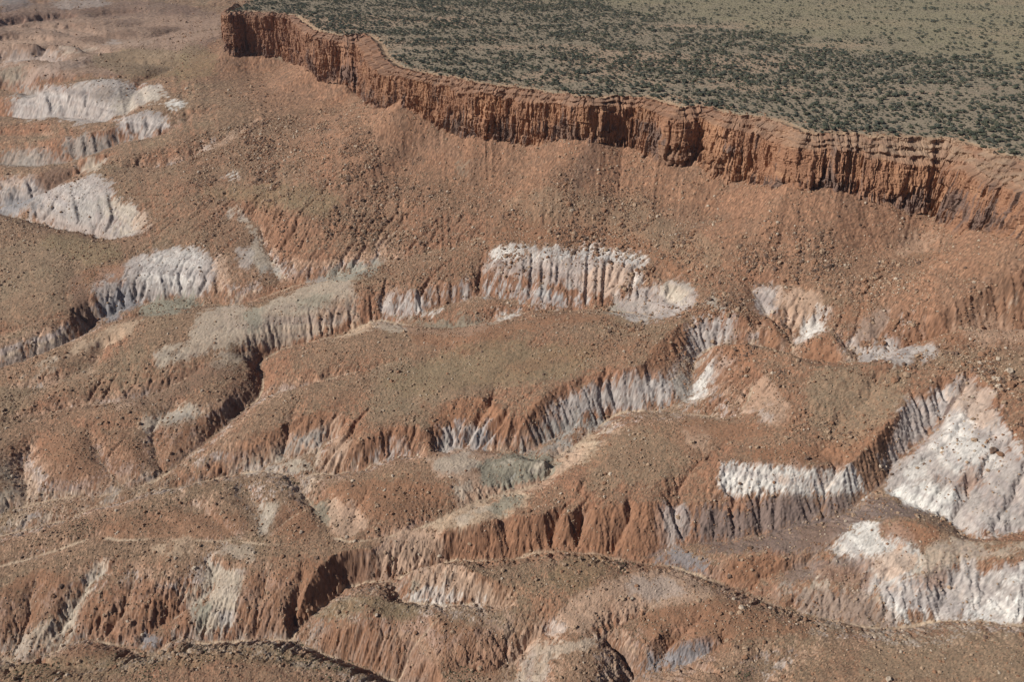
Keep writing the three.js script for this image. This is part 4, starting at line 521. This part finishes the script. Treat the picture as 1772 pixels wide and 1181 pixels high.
// ------------------------------------------------------------------ the cliff: a wall of its own, fluted and cracked
{
  const line = smoothLine([[-440, MESA, 1480, 375], ...rimW], 0.5).map(([X, y, D, px]) => [X + 2.2 * fbm(X / 13 + 60, D / 13, 3), y, D + 2.6 * fbm(X / 13, D / 13 + 60, 3), px]), n = line.length, rows = 104, capRows = 5;
  // even spacing, smoothed outward direction
  const nx = new Float64Array(n), nd = new Float64Array(n), S = new Float64Array(n);
  for (let i = 0; i < n; i++) { const a = line[Math.max(0, i - 22)], b = line[Math.min(n - 1, i + 22)], dx = b[0] - a[0], dz = b[2] - a[2], l = Math.hypot(dx, dz); nx[i] = dz / l; nd[i] = -dx / l; if (i) S[i] = S[i - 1] + Math.hypot(line[i][0] - line[i - 1][0], line[i][2] - line[i - 1][2]); }
  const fpoly = footLine.filter((_, i) => i < 6 || i % 3 === 0);
  const LEDGE = [[375, 0.05], [600, 0.08], [700, 0.16], [900, 0.15], [1100, 0.16], [1200, 0.17], [1400, 0.20], [1600, 0.26], [1860, 0.28]];
  const BUTTRESS = [[375, 0], [386, 2], [440, 1], [458, -2], [470, -7], [500, -9], [507, 2], [520, 4], [566, 5], [578, 3], [584, -9], [594, -10], [600, 2], [640, 3], [668, 0], [840, 1], [860, 3], [885, 2], [900, -2], [1000, -1], [1012, 3], [1060, -3], [1090, -2], [1150, 3], [1180, 4], [1230, -2], [1290, 1], [1380, 2], [1430, -4], [1440, 2], [1520, -1], [1580, 3], [1640, -3], [1700, 1], [1860, 0]];
  const P = [], C = [], idx = [], total = rows + capRows;
  const footY = new Float64Array(n), SB = new Float64Array(n);
  for (let i = 0; i < n; i++) { const w = interp(SETBACK, line[i][3]); SB[i] = w; const f = nearest(fpoly, line[i][0] + nx[i] * w, line[i][2] + nd[i] * w); footY[i] = lerp(fpoly[f[1]][1], fpoly[f[1] + 1][1], f[2]); }
  for (let q = 0; q < 6; q++) for (let i = 1; i < n - 1; i++) footY[i] = (footY[i - 1] + 2 * footY[i] + footY[i + 1]) / 4;
  for (let i = 0; i < n; i++) {
    const s = S[i], px = line[i][3], w = SB[i], fl = interp(LEDGE, px) * (1 + 0.25 * vn(s / 30, 5)), fy = footY[i] - 3 + 10 * Math.max(-0.3, fbm(s / 24, 9, 3)), but = 0.5 * interp(BUTTRESS, px) + 1.3 * fbm(s / 34, 1, 2);
    const topY = MESA + 0.5 + 1.6 * fbm(s / 7, 2, 3) + 1.6 * (hash2(Math.floor(s / 4 + 0.6 * vn(s / 3, 8)), 5) - 0.5);
    for (let j = 0; j < total; j++) {
      let out, y, cr, cg, cb;
      if (j < capRows) {
        const u = j / capRows, o = -16 * (1 - u), X = line[i][0] + nx[i] * o, D = line[i][2] + nd[i] * o;
        y = lerp(heightAt(X, D) - 0.7, topY, sstep(0, 1, u)); out = o + but * u * 0.4; const v = 0.8 + 0.4 * hash2(i, j); cr = 0.34 * v; cg = 0.235 * v; cb = 0.155 * v;
      } else {
        const t = (j - capRows) / (rows - 1), H = topY - fy; y = topY - H * t;
        // profile: thin stepped ledges, then the main wall, then a broken foot
        let prof;
        const wallTop = w * 0.72, wallBot = w * 0.93;
        if (t < fl) { const steps = Math.max(2, Math.round(interp(LEDGE, px) * 13)), a = t / fl * steps, b = Math.floor(a), c = a - b; prof = wallTop * (b + sstep(0.30 + 0.45 * (0.5 + 0.5 * vn(s / 5, b)), 1.0, c)) / steps + 2.2 * vn(s / 6, b * 3 + 1); }
        else { const a = (t - fl) / (1 - fl); prof = lerp(wallTop, wallBot, a) + (a > 0.86 ? (a - 0.86) / 0.14 * (w * 0.10 + 1.5) * (0.6 + 0.6 * vn(s / 8, 4)) : 0); }
        const wall = sstep(fl * 0.7, fl + 0.04, t), low = sstep(0.45, 0.75, t + 0.25 * vn(s / 22, 12));
        // joint-bounded slabs: upright cells, each set back or forward
        let jx = s + 0.9 * vn(y / 7, s / 9) + 0.10 * (y - 120) * vn(s / 40, 7), d = 0;
        const cell = (size, tall, seed, amp) => { const a = jx / size, c = Math.floor(a), rowShift = hash2(c, seed) * 7; const rr = Math.floor(y / tall + rowShift); return amp * (hash3(c, rr, seed) - 0.5) * 2; };
        const scar = cell(17, 23, 21, 1);
        d += wall * (1.5 * scar + cell(9, 18, 11, 1.7) + cell(4.2, 13, 12, 1.2) * (0.6 + 0.6 * low) + cell(2.1, 8, 13, 0.9) * (0.5 + 0.9 * low) + cell(1.05, 5, 14, 0.45));
        const flute = Math.abs(fbm(jx / 5.5, y / 60, 2)), crack = Math.exp(-Math.pow(vn(jx / 6.5 + 31, y / 70) / 0.055, 2)), crack2 = Math.exp(-Math.pow(vn(jx / 2.9 + 77, y / 40) / 0.06, 2));
        d += wall * (3.0 * (0.35 - flute) * (0.7 + 0.7 * low) - 3.6 * crack * (0.3 + 0.7 * sstep(-0.1, 0.5, vn(s / 14, y / 24))) - 1.8 * crack2 * (0.35 + 0.65 * low));
        d += (1 - wall) * (1.3 * fbm(s / 3, y / 1.6, 3) - 1.6 * Math.exp(-Math.pow(vn(s / 5 + 11, y / 30) / 0.08, 2))) + 0.6 * fbm(jx / 1.3, y / 2.2, 2) + 0.5 * (hash2(i, j) - 0.5) + 1.2 * fbm(s / 11, y / 9 + 3, 2);
        out = prof + but * (0.35 + 0.65 * sstep(0, fl + 0.08, t)) * (1 - 0.5 * sstep(0.75, 1, t)) + d * (1 - 0.55 * sstep(0.9, 1, t));
        // rock colours: orange sandstone, dark varnish in upright streaks, purplish thin beds on top
        const n1 = fbm(s / 18, y / 12, 3), varn = sstep(0.08, 0.42, fbm(jx / 1.5, y / 17 + 40, 3) * 0.85 + 0.55 * low - 0.12 + 0.45 * vn(s / 19, y / 22 + 3) - 0.08), pale = sstep(0.25, 0.6, fbm(s / 13 + 9, y / 5, 3));
        cr = 0.285; cg = 0.15; cb = 0.09;
        cr = lerp(cr, 0.45, 0.6 * pale); cg = lerp(cg, 0.265, 0.6 * pale); cb = lerp(cb, 0.16, 0.6 * pale);
        cr = lerp(cr, 0.145, varn * 0.85); cg = lerp(cg, 0.10, varn * 0.85); cb = lerp(cb, 0.085, varn * 0.85);
        const fresh = wall * sstep(-0.35, -0.6, scar) * 0.55; cr = lerp(cr, 0.36, fresh); cg = lerp(cg, 0.195, fresh); cb = lerp(cb, 0.11, fresh);
        const led = (1 - wall) * (0.75 + 0.35 * vn(s / 12, 33)), lb = 0.82 + 0.36 * (0.5 + 0.5 * vn(y / 1.1 + 0.5 * vn(s / 7, 3), s / 9)); cr = lerp(cr, 0.265 * lb, led * 0.8); cg = lerp(cg, 0.165 * lb, led * 0.8); cb = lerp(cb, 0.115 * lb, led * 0.8);
        const ft = sstep(0.9, 1, t); cr = lerp(cr, 0.31, ft * 0.6); cg = lerp(cg, 0.17, ft * 0.6); cb = lerp(cb, 0.10, ft * 0.6);
        const tan = (1 - wall) * sstep(1150, 1560, px) * 0.7 * (0.6 + 0.6 * vn(s / 9, y / 3)); cr = lerp(cr, 0.35, tan); cg = lerp(cg, 0.25, tan); cb = lerp(cb, 0.175, tan);
        const far = sstep(760, 480, px) * 0.3; cr = lerp(cr, 0.24, far); cg = lerp(cg, 0.13, far); cb = lerp(cb, 0.095, far);
        const v = (0.86 + 0.28 * hash2(i, j + 400)) * (1 + 0.15 * n1); cr *= v; cg *= v; cb *= v;
      }
      const m = Math.min(1, (i + 1) / 40); if (i < 4) out -= 3;
      P.push(line[i][0] + nx[i] * out * (m > 0 ? 1 : 0), y, -(line[i][2] + nd[i] * out)); C.push(cr, cg, cb);
    }
  }
  const make = (from, to, name, label) => {
    const map = new Map(), p = [], c = [], ix = [], v = k => { let q = map.get(k); if (q === undefined) { q = p.length / 3; map.set(k, q); p.push(P[k * 3], P[k * 3 + 1], P[k * 3 + 2]); c.push(C[k * 3], C[k * 3 + 1], C[k * 3 + 2]); } return q; };
    for (let i = 0; i < n - 1; i++) for (let j = from; j < to; j++) { const a = i * total + j, b = a + total; ix.push(v(a), v(a + 1), v(b + 1), v(a), v(b + 1), v(b)); }
    const g = new THREE.BufferGeometry(); g.setAttribute('position', new THREE.Float32BufferAttribute(p, 3)); g.setAttribute('color', new THREE.Float32BufferAttribute(c, 3)); g.setIndex(ix); g.computeVertexNormals();
    const m = new THREE.Mesh(g, new THREE.MeshStandardMaterial({ vertexColors: true, roughness: 0.95, flatShading: true })); m.name = name; if (label) m.userData.label = label; m.castShadow = m.receiveShadow = true; return m;
  };
  const cliff = new THREE.Group(); cliff.name = 'cliff'; cliff.userData = { label: 'long red sandstone cliff with dark upright streaks along the mesa edge', category: 'cliff', kind: 'structure' };
  const cut = capRows + Math.round(rows * 0.16);
  cliff.add(make(0, cut, 'rim_ledge', 'thin purplish brown ledges along the top'), make(cut, total - 1, 'rock_wall')); scene.add(cliff);
}

// ------------------------------------------------------------------ boulders, junipers and low scrub
const rnd = mulberry(20240611);
const randomPlace = (r0, r1, th = 0.72) => { const r = Math.sqrt(r0 * r0 + rnd() * (r1 * r1 - r0 * r0)), a = (rnd() * 2 - 1) * th; return [r * Math.sin(a), r * Math.cos(a)]; };
function lump(detail, seed, rough, sx, sy, sz, cut = 0) {      // an angular or leafy lump, flat facets
  const g = new THREE.IcosahedronGeometry(1, detail), p = g.attributes.position;
  for (let i = 0; i < p.count; i++) {
    const x = p.getX(i), y = p.getY(i), z = p.getZ(i), q = hash3(Math.round(x * 97) + seed * 131, Math.round(y * 97), Math.round(z * 97)), f = 1 + rough * (q - 0.5) * 2;
    p.setXYZ(i, x * f * sx, Math.max(-cut, y * f * sy), z * f * sz);
  }
  g.deleteAttribute('uv'); g.computeVertexNormals(); return g;
}
function merge(list) { const p = [], c = []; for (const [g, color] of list) { const n = g.index ? g.toNonIndexed() : g, a = n.attributes.position; for (let i = 0; i < a.count; i++) { p.push(a.getX(i), a.getY(i), a.getZ(i)); const f = color ? 0.8 + 0.4 * hash2(i / 3 | 0, list.length) : 1; if (color) c.push(color[0] * f, color[1] * f, color[2] * f); } } const g = new THREE.BufferGeometry(); g.setAttribute('position', new THREE.Float32BufferAttribute(p, 3)); if (c.length) g.setAttribute('color', new THREE.Float32BufferAttribute(c, 3)); g.computeVertexNormals(); return g; }
const rockGeo = [0, 1, 2, 3, 4].map(k => lump(k < 3 ? 0 : 1, k + 1, k < 3 ? 0.30 : 0.26, 1, 0.72 + 0.1 * (k % 3), 0.85, 0.4));
const rockTones = [['tan', [0.34, 0.24, 0.165]], ['reddish brown', [0.25, 0.14, 0.085]], ['pale', [0.46, 0.38, 0.30]], ['dark brown', [0.14, 0.09, 0.066]]];
const rockMat = rockTones.map(t => new THREE.MeshStandardMaterial({ color: new THREE.Color().setRGB(...t[1]), roughness: 0.95, flatShading: true }));
const named = {}; const number = n => { const k = named[n] = (named[n] ?? -1) + 1; return k ? n + '_' + String(k).padStart(3, '0') : n; };
const ORD = ['first', 'second', 'third', 'fourth', 'fifth', 'sixth', 'seventh', 'eighth', 'ninth', 'tenth', 'eleventh', 'twelfth'];
function tellApart(items) {           // things that read alike: told apart by their order from left to right
  const by = new Map(); for (const [o, px] of items) { const l = o.userData.label; if (!by.has(l)) by.set(l, []); by.get(l).push([o, px]); }
  for (const g of by.values()) if (g.length > 1) { g.sort((a, b) => a[1] - b[1]); g.forEach(([o], n) => { if (n < ORD.length) o.userData.label += ', ' + (n ? ORD[n] + ' from left' : 'leftmost'); }); }
}
// places that a label can point to
const SPOTS = [
  [330, 200, 'on the slope left of the cliff'], [120, 120, 'on the far left hills'], [480, 180, 'on talus below the cliff end'], [640, 260, 'on talus below the stepped cliff'], [850, 300, 'on talus below the central cliff'], [1020, 320, 'in the dark rock chute below the cliff'], [1200, 350, 'on the orange talus right of centre'], [1400, 430, 'on rubble below the right cliff'], [1600, 470, 'on the red talus near the right edge'], [480, 320, 'on the bench left of the talus'],
  [80, 470, 'on the smooth left edge hill'], [300, 480, 'beside the grey fluted bowl'], [650, 400, 'on the slope above the long gully'], [760, 460, 'on the hill left of the amphitheatre'], [1000, 380, 'above the central amphitheatre'], [1290, 460, 'above the right hand gullies'], [640, 640, 'on the left central upland'], [850, 640, 'on the broad central upland'], [300, 680, 'left of the narrow dark gully'], [120, 760, 'on the red slope at the left edge'],
  [1250, 720, 'right of the long grey scarp'], [1450, 700, 'on the smooth right hand upland'], [1100, 820, 'on the hill below the grey floor'], [680, 860, 'on the mound left of the grey floor'], [300, 900, 'on the low mounds at the lower left'], [250, 1040, 'on the red slope at the lower left'], [480, 1030, 'on the red hillside above the dark gully'], [700, 1100, 'on the front hill at the bottom'], [1000, 1000, 'above the pale front slope'], [1250, 1080, 'on the red slope at the bottom right'], [1500, 1130, 'on the lower right corner hill'], [1650, 600, 'beside the lavender right gullies'], [200, 1160, 'on the olive hill at the bottom left'], [1350, 970, 'on the red knoll at the lower right'], [950, 740, 'beside the long grey scarp'],
];
const spotFor = (px, py) => { let b = 1e9, s = ''; for (const [x, y, t] of SPOTS) { const d = (x - px) ** 2 + ((y - py) * 1.5) ** 2; if (d < b) { b = d; s = t; } } return s; };
const ROCKY = [[670, 650, 60, 1], [430, 665, 40, 0.9], [1450, 440, 90, 0.8], [1020, 290, 40, 1], [1000, 340, 70, 0.7], [1130, 380, 120, 0.5], [680, 420, 60, 0.8], [560, 300, 90, 0.4], [760, 870, 50, 0.7], [640, 910, 40, 0.6], [700, 835, 30, 0.9], [480, 190, 80, 0.6], [40, 680, 40, 0.7], [1380, 480, 80, 0.6], [1250, 440, 60, 0.5], [900, 335, 80, 0.5], [450, 490, 40, 0.9], [300, 760, 60, 0.6], [1260, 1080, 60, 0.4], [300, 1040, 120, 0.35], [140, 915, 20, 1], [1075, 975, 18, 1], [1290, 1165, 16, 1]];
{
  const list = [];
  for (let n = 0; n < 900000 && list.length < 130000; n++) {
    const [X, D] = randomPlace(270, n % 5 ? 1150 : 2300), [gi, gj] = gridOf(X, D), i = gi | 0, j = gj | 0; if (i < 1 || j < 1 || i >= NT - 1 || j >= NR - 1) continue;
    if (coarse(cRim, i, j) > -8 || coarse(cFoot, i, j) > 0) continue; const y = heightAt(X, D), [px, py, dist] = inFrame(X, y, D); if (px < -120 || px > 1890 || py > 1290) continue;
    let den = 0.11 + 0.22 * sstep(-0.1, 0.5, fbm(X / 26, D / 26, 3)); const df = -coarse(cFoot, i, j); den += 0.5 * sstep(20, 90, df) * (1 - sstep(150, 260, df)) * sstep(-0.3, 0.4, fbm(X / 22 + 4, D / 22, 2)) + 0.12 * (1 - sstep(0, 30, df));
    let big = 0.9 * sstep(0.22, 0.55, fbm(X / 24 + 33, D / 24, 3) + 0.5 * fluteBig[j * NT + i]) * (0.25 + 0.75 * sstep(15, 60, df) * (1 - sstep(150, 260, df))); den += 0.7 * big; for (const [a, b, r, w] of ROCKY) { const q = Math.hypot(px - a, (py - b) * 1.3) / r; if (q < 1.3) { const e = 0.4 * w * (1 - sstep(0.1, 1.3, q)) * sstep(-0.3, 0.4, vn(X / 7, D / 7)); den += e; big = Math.max(big, e); } }
    if (col[(j * NT + i) * 3 + 2] > 0.2) den *= 0.25; if (slope[j * NT + i] > 0.75) den *= 0.4;
    if (rnd() > den) continue;
    const size = (0.22 + 0.45 * Math.pow(rnd(), 2.4) + 1.15 * Math.pow(rnd(), 22)) * (1 + 0.5 * big + 0.6 * sstep(900, 1500, dist) + 0.25 * sstep(30, 90, df) * (1 - sstep(150, 220, df)));
    list.push({ X, y, D, px, py, size, app: size / dist, v: px > 4 && px < 1768 && py > 4 && py < 1177, k: rnd(), t: big > 0.35 && rnd() < 0.6 ? (rnd() < 0.5 ? 3 : 1) : (rnd() < 0.52 ? 0 : rnd() < 0.62 ? 1 : rnd() < 0.5 ? 2 : 3), a: rnd() * 6.28, b: (rnd() - 0.5) * 0.7 });
  }
  const cap = [];
  for (let n = 0; n < 300000 && cap.length < 5200; n++) {
    const [X, D] = randomPlace(560, 1450), [gi, gj] = gridOf(X, D), i = gi | 0, j = gj | 0; if (i < 1 || j < 1 || i >= NT - 1 || j >= NR - 1) continue;
    const dr = coarse(cRim, i, j); if (dr < 0 || dr > 22 || rnd() > Math.exp(-dr / 7) + 0.06 || vn(X / 9, D / 9) < -0.2) continue;
    cap.push({ X, y: heightAt(X, D) + (dr < 9 ? 0.5 : 0), D, size: 0.4 + 1.3 * Math.pow(rnd(), 3), k: rnd(), t: rnd() < 0.6 ? 1 : 0, a: rnd() * 6.28, b: (rnd() - 0.5) * 0.4 });
  }
  list.sort((a, b) => (b.v - a.v) || b.app - a.app);
  const protos = [], made = [];
  for (let n = 0; n < 300; n++) {
    const o = list[n], g = o.k * 5 | 0, key = g * 10 + o.t, m = protos[key] ? protos[key].clone() : protos[key] = new THREE.Mesh(rockGeo[g], rockMat[o.t]);
    m.name = number('boulder'); m.position.set(o.X, o.y + o.size * 0.12, -o.D); m.rotation.set(o.b, o.a, o.b * 0.6); m.scale.setScalar(o.size); m.castShadow = m.receiveShadow = true;
    m.userData = { label: `${o.size > 1.35 ? 'large' : o.size > 1.0 ? 'middling' : 'small'} ${g < 3 ? 'angular' : 'rounded'} ${rockTones[o.t][0]} boulder ${spotFor(o.px, o.py)}`, category: 'boulder', group: 'boulders scattered over the badlands and talus' }; scene.add(m); made.push([m, o.px]);
  }
  tellApart(made);
  // all smaller ones: nobody could count them
  const rest = list.slice(300), M = new THREE.Matrix4(), q = new THREE.Quaternion(), E = new THREE.Euler(), c = new THREE.Color();
  const strew = (items, name, label, tall) => {
    const im = new THREE.InstancedMesh(rockGeo[1], new THREE.MeshStandardMaterial({ roughness: 0.95, flatShading: true }), items.length);
    items.forEach((o, n) => { q.setFromEuler(E.set(o.b, o.a, 0)); M.compose(new THREE.Vector3(o.X, o.y + o.size * 0.1, -o.D), q, new THREE.Vector3(o.size, o.size * tall * (0.7 + 0.6 * o.k), o.size)); im.setMatrixAt(n, M); const t = rockTones[o.t][1], f = 0.85 + 0.3 * o.k; im.setColorAt(n, c.setRGB(t[0] * f, t[1] * f, t[2] * f)); });
    im.name = name; im.userData = { label, category: 'rocks', kind: 'stuff' }; im.castShadow = im.receiveShadow = true; scene.add(im);
  };
  strew(rest, 'scattered_rocks', 'small loose rocks strewn over slopes and hills', 1);
  strew(cap, 'caprock_blocks', 'broken reddish caprock blocks lying along the cliff rim', 0.6);
}
{
  // junipers on the mesa: a short forked trunk under an uneven crown
  const crowns = [0, 1, 2, 3].map(v => { const r = mulberry(77 + v), parts = []; const lumps = 5 + (v & 1); for (let k = 0; k < lumps; k++) { const a = k * 2.4 + r(), d = k ? 0.28 + 0.30 * r() : 0, s = 0.36 + 0.26 * r(), g = lump(1, 20 + v * 9 + k, 0.34, s, s * (0.75 + 0.3 * r()), s); g.translate(Math.cos(a) * d, 0.62 + 0.35 * r() - d * 0.3, Math.sin(a) * d); parts.push([g]); } return merge(parts); });
  const trunkG = (() => { const a = new THREE.CylinderGeometry(0.05, 0.09, 0.55, 5), b = new THREE.CylinderGeometry(0.03, 0.05, 0.5, 5), c = b.clone(); a.translate(0, 0.22, 0); b.rotateZ(0.6); b.translate(-0.14, 0.6, 0); c.rotateZ(-0.5); c.rotateY(1); c.translate(0.1, 0.6, -0.05); return merge([[a], [b], [c]]); })();
  const tones = [['dark green', [0.043, 0.052, 0.038]], ['olive green', [0.066, 0.070, 0.046]], ['grey green', [0.062, 0.068, 0.054]]];
  const mats = tones.map(t => new THREE.MeshStandardMaterial({ color: new THREE.Color().setRGB(...t[1]), roughness: 1, flatShading: true }));
  const bark = new THREE.MeshStandardMaterial({ color: new THREE.Color().setRGB(0.16, 0.12, 0.09), roughness: 1 });
  const list = [], taken = new Set();
  for (let n = 0; n < 500000 && list.length < 34000; n++) {
    const [X, D] = randomPlace(500, 2300), [gi, gj] = gridOf(X, D), i = gi | 0, j = gj | 0; if (i < 1 || j < 1 || i >= NT - 1 || j >= NR - 1) continue;
    const dr = coarse(cRim, i, j); if (dr < 1.5) continue; const y = heightAt(X, D), [px, py, dist] = inFrame(X, y, D); if (px < 300 || px > 1890 || py < -60) continue;
    const meadow = sstep(0, 160, (X - 330) * 0.8 + (D - 1080) * 0.6 + 90 * fbm(X / 60, D / 60, 2)), sand = sstep(0.05, 0.42, fbm(X / 150 + 5, D / 38 + 2, 3) * 0.8);
    let den = 0.16 + 0.95 * sstep(-0.3, 0.45, fbm(X / 34 + 70, D / 26, 3)); den *= (1 - 0.9 * meadow) * (1 - 0.85 * sand) * sstep(-6, 8, dr); if (rnd() > den) continue;
    const cellKey = Math.floor(X / 3.6) * 100003 + Math.floor(D / 3.6); if (taken.has(cellKey)) continue; taken.add(cellKey); const size = 0.65 + 1.9 * Math.pow(rnd(), 2.6); list.push({ X, y, D, px, py, size, app: size / dist, v: px > 4 && px < 1768 && py > 4 ? 1 : 0, k: rnd(), t: rnd() * 3 | 0, a: rnd() * 6.28, dr });
  }
  list.sort((a, b) => b.v - a.v || b.app - a.app);
  const ALONG = [[560, 'by the cliff end'], [700, 'above the stepped cliff'], [900, 'above the left cliff half'], [1080, 'above the cliff middle'], [1180, 'right of the rounded buttress'], [1290, 'above the right cliff half'], [1390, 'left of the cliff cleft'], [1470, 'right of the cliff cleft'], [1550, 'above the layered ledges'], [1620, 'right of the layered ledges'], [1700, 'near the right corner'], [3000, 'at the right edge']];
  const where = o => (o.dr < 14 ? 'on the rim' : o.dr < 45 ? 'near the rim' : o.dr < 110 ? 'back from the rim' : 'far back') + ' ' + ALONG.find(a => o.px < a[0])[1];
  const protos = [], made = [];
  for (let n = 0; n < 300; n++) {
    const o = list[n], v = o.k * 4 | 0, key = v * 10 + o.t; let g;
    if (protos[key]) g = protos[key].clone(); else { g = protos[key] = new THREE.Group(); const cr = new THREE.Mesh(crowns[v], mats[o.t]); cr.name = 'crown'; const tr = new THREE.Mesh(trunkG, bark); tr.name = 'trunk'; cr.castShadow = cr.receiveShadow = tr.castShadow = true; g.add(cr, tr); }
    g.name = number('juniper_tree'); g.position.set(o.X, o.y - 0.05, -o.D); g.rotation.y = o.a; g.scale.set(o.size * 1.25, o.size, o.size * 1.25);
    g.userData = { label: `${o.size > 2.05 ? 'big' : o.size > 1.75 ? 'broad' : 'small'} ${tones[o.t][0]} juniper ${where(o)}`, category: 'tree', group: 'junipers on the mesa top' }; scene.add(g); made.push([g, o.px]);
  }
  tellApart(made);
  const M = new THREE.Matrix4(), q = new THREE.Quaternion(), E = new THREE.Euler(), c = new THREE.Color();
  const scatter = (name, label, category, geo, items, tint) => { const im = new THREE.InstancedMesh(geo, new THREE.MeshStandardMaterial({ roughness: 1, flatShading: true }), items.length); items.forEach((o, n) => { q.setFromEuler(E.set(0, o.a, 0)); M.compose(new THREE.Vector3(o.X, o.y - 0.05, -o.D), q, new THREE.Vector3(o.size * 1.25, o.size * (0.85 + 0.3 * o.k), o.size * 1.25)); im.setMatrixAt(n, M); const t = tint(o), f = 0.75 + 0.5 * o.k; im.setColorAt(n, c.setRGB(t[0] * f, t[1] * f, t[2] * f)); }); im.name = name; im.userData = { label, category, kind: 'stuff' }; im.castShadow = im.receiveShadow = true; scene.add(im); };
  scatter('juniper_woodland', 'dense scattered junipers covering the mesa top farther back', 'woodland', merge([[crowns[1]], [trunkG]]), list.slice(300), o => tones[o.t][1]);
  // low sagebrush on the mesa, tufts and scrub on the badlands
  const bush = merge([[lump(0, 61, 0.3, 1, 0.7, 0.9, 0.1)], [lump(0, 62, 0.3, 0.6, 0.6, 0.6, 0.1).translate(0.6, 0.1, 0.3)]]), sage = [], scrub = [], THICKET = [[140, 916, 34], [1075, 976, 30], [1290, 1166, 26], [215, 1138, 40], [250, 1165, 50], [520, 1125, 50], [600, 1160, 50], [360, 1130, 30], [60, 1165, 60], [505, 838, 22], [800, 1165, 40], [560, 1150, 40]];
  for (let n = 0; n < 1100000 && (sage.length < 95000 || scrub.length < 110000); n++) {
    const [X, D] = randomPlace(270, 1900), [gi, gj] = gridOf(X, D), i = gi | 0, j = gj | 0; if (i < 1 || j < 1 || i >= NT - 1 || j >= NR - 1) continue;
    const dr = coarse(cRim, i, j), k = j * NT + i, y = heightAt(X, D), [px, py] = inFrame(X, y, D); if (px < -100 || px > 1880 || py < -60 || py > 1280) continue;
    if (dr > 3) { if (sage.length < 95000) sage.push({ X, y, D, size: 0.35 + 0.6 * rnd(), k: rnd(), a: rnd() * 6.28 }); continue; }
    if (dr > -12 || coarse(cFoot, i, j) > -2 || col[k * 3 + 2] > 0.16 || slope[k] > 0.6 || scrub.length >= 110000) continue;
    let den = 0.25 + 0.75 * sstep(-0.2, 0.5, fbm(X / 34 + 30, D / 34, 3)), dark = 0; for (const [a, b, r] of THICKET) { const q = Math.hypot(px - a, (py - b) * 1.4) / r; if (q < 1) dark = Math.max(dark, 1 - q); } if (dark > 0.2) den = 1.2; if (rnd() < den) scrub.push({ X, y, D, size: 0.18 + 0.34 * rnd() * rnd() + 0.3 * dark * rnd(), k: rnd(), a: rnd() * 6.28, dark });
  }
  scatter('sagebrush', 'low grey green sagebrush between the junipers', 'shrubs', bush, sage, o => o.k > 0.55 ? [0.19, 0.165, 0.12] : [0.105, 0.10, 0.07]);
  scatter('desert_scrub', 'tiny dry tufts of scrub on the brown hills', 'scrub', bush, scrub, o => o.dark > 0.15 ? [0.075, 0.07, 0.04] : o.k > 0.5 ? [0.115, 0.092, 0.062] : [0.21, 0.155, 0.10]);
}
// land beyond the surveyed ground, coarse
{
  const P = [], I = [], d = 0.06, ni = 105, nj = 60, id = (i, j) => j * ni + i;
  for (let j = 0; j < nj; j++) for (let i = 0; i < ni; i++) { const r = 40 * Math.exp(j * d * 1.6), a = -Math.PI + i / (ni - 1) * 2 * Math.PI, X = r * Math.sin(a), D = r * Math.cos(a), n = nearest(rimHead, X, D); const mesa = n[3] > 0 && qOf(X, D) > 0 && X > -435 && n[0] > 20; P.push(X, mesa ? MESA - 3 : regional(X, D) - (r < 3000 ? 14 : 4), -D); }
  for (let j = 0; j < nj - 1; j++) for (let i = 0; i < ni - 1; i++) {
    const inside = k => { const X = P[k * 3], D = -P[k * 3 + 2], r = Math.hypot(X, D), [px, py] = D > 100 ? inFrame(X, 0, D) : [1e9, 1e9]; return px > -150 && px < 1920 && py < 1250 && r < 2500; };
    const q = [id(i, j), id(i + 1, j), id(i + 1, j + 1), id(i, j + 1)]; if (q.some(inside)) continue; I.push(q[0], q[1], q[2], q[0], q[2], q[3]);
  }
  const g = new THREE.BufferGeometry(); g.setAttribute('position', new THREE.Float32BufferAttribute(P, 3)); g.setIndex(I); g.computeVertexNormals();
  const m = new THREE.Mesh(g, new THREE.MeshStandardMaterial({ color: new THREE.Color().setRGB(0.26, 0.175, 0.105), roughness: 1, side: THREE.DoubleSide })); m.name = 'desert_plain'; m.userData = { label: 'brown desert plain reaching to the horizon around the badlands', category: 'plain', kind: 'structure' }; m.receiveShadow = true; scene.add(m);
}
renderer.render(scene, camera);
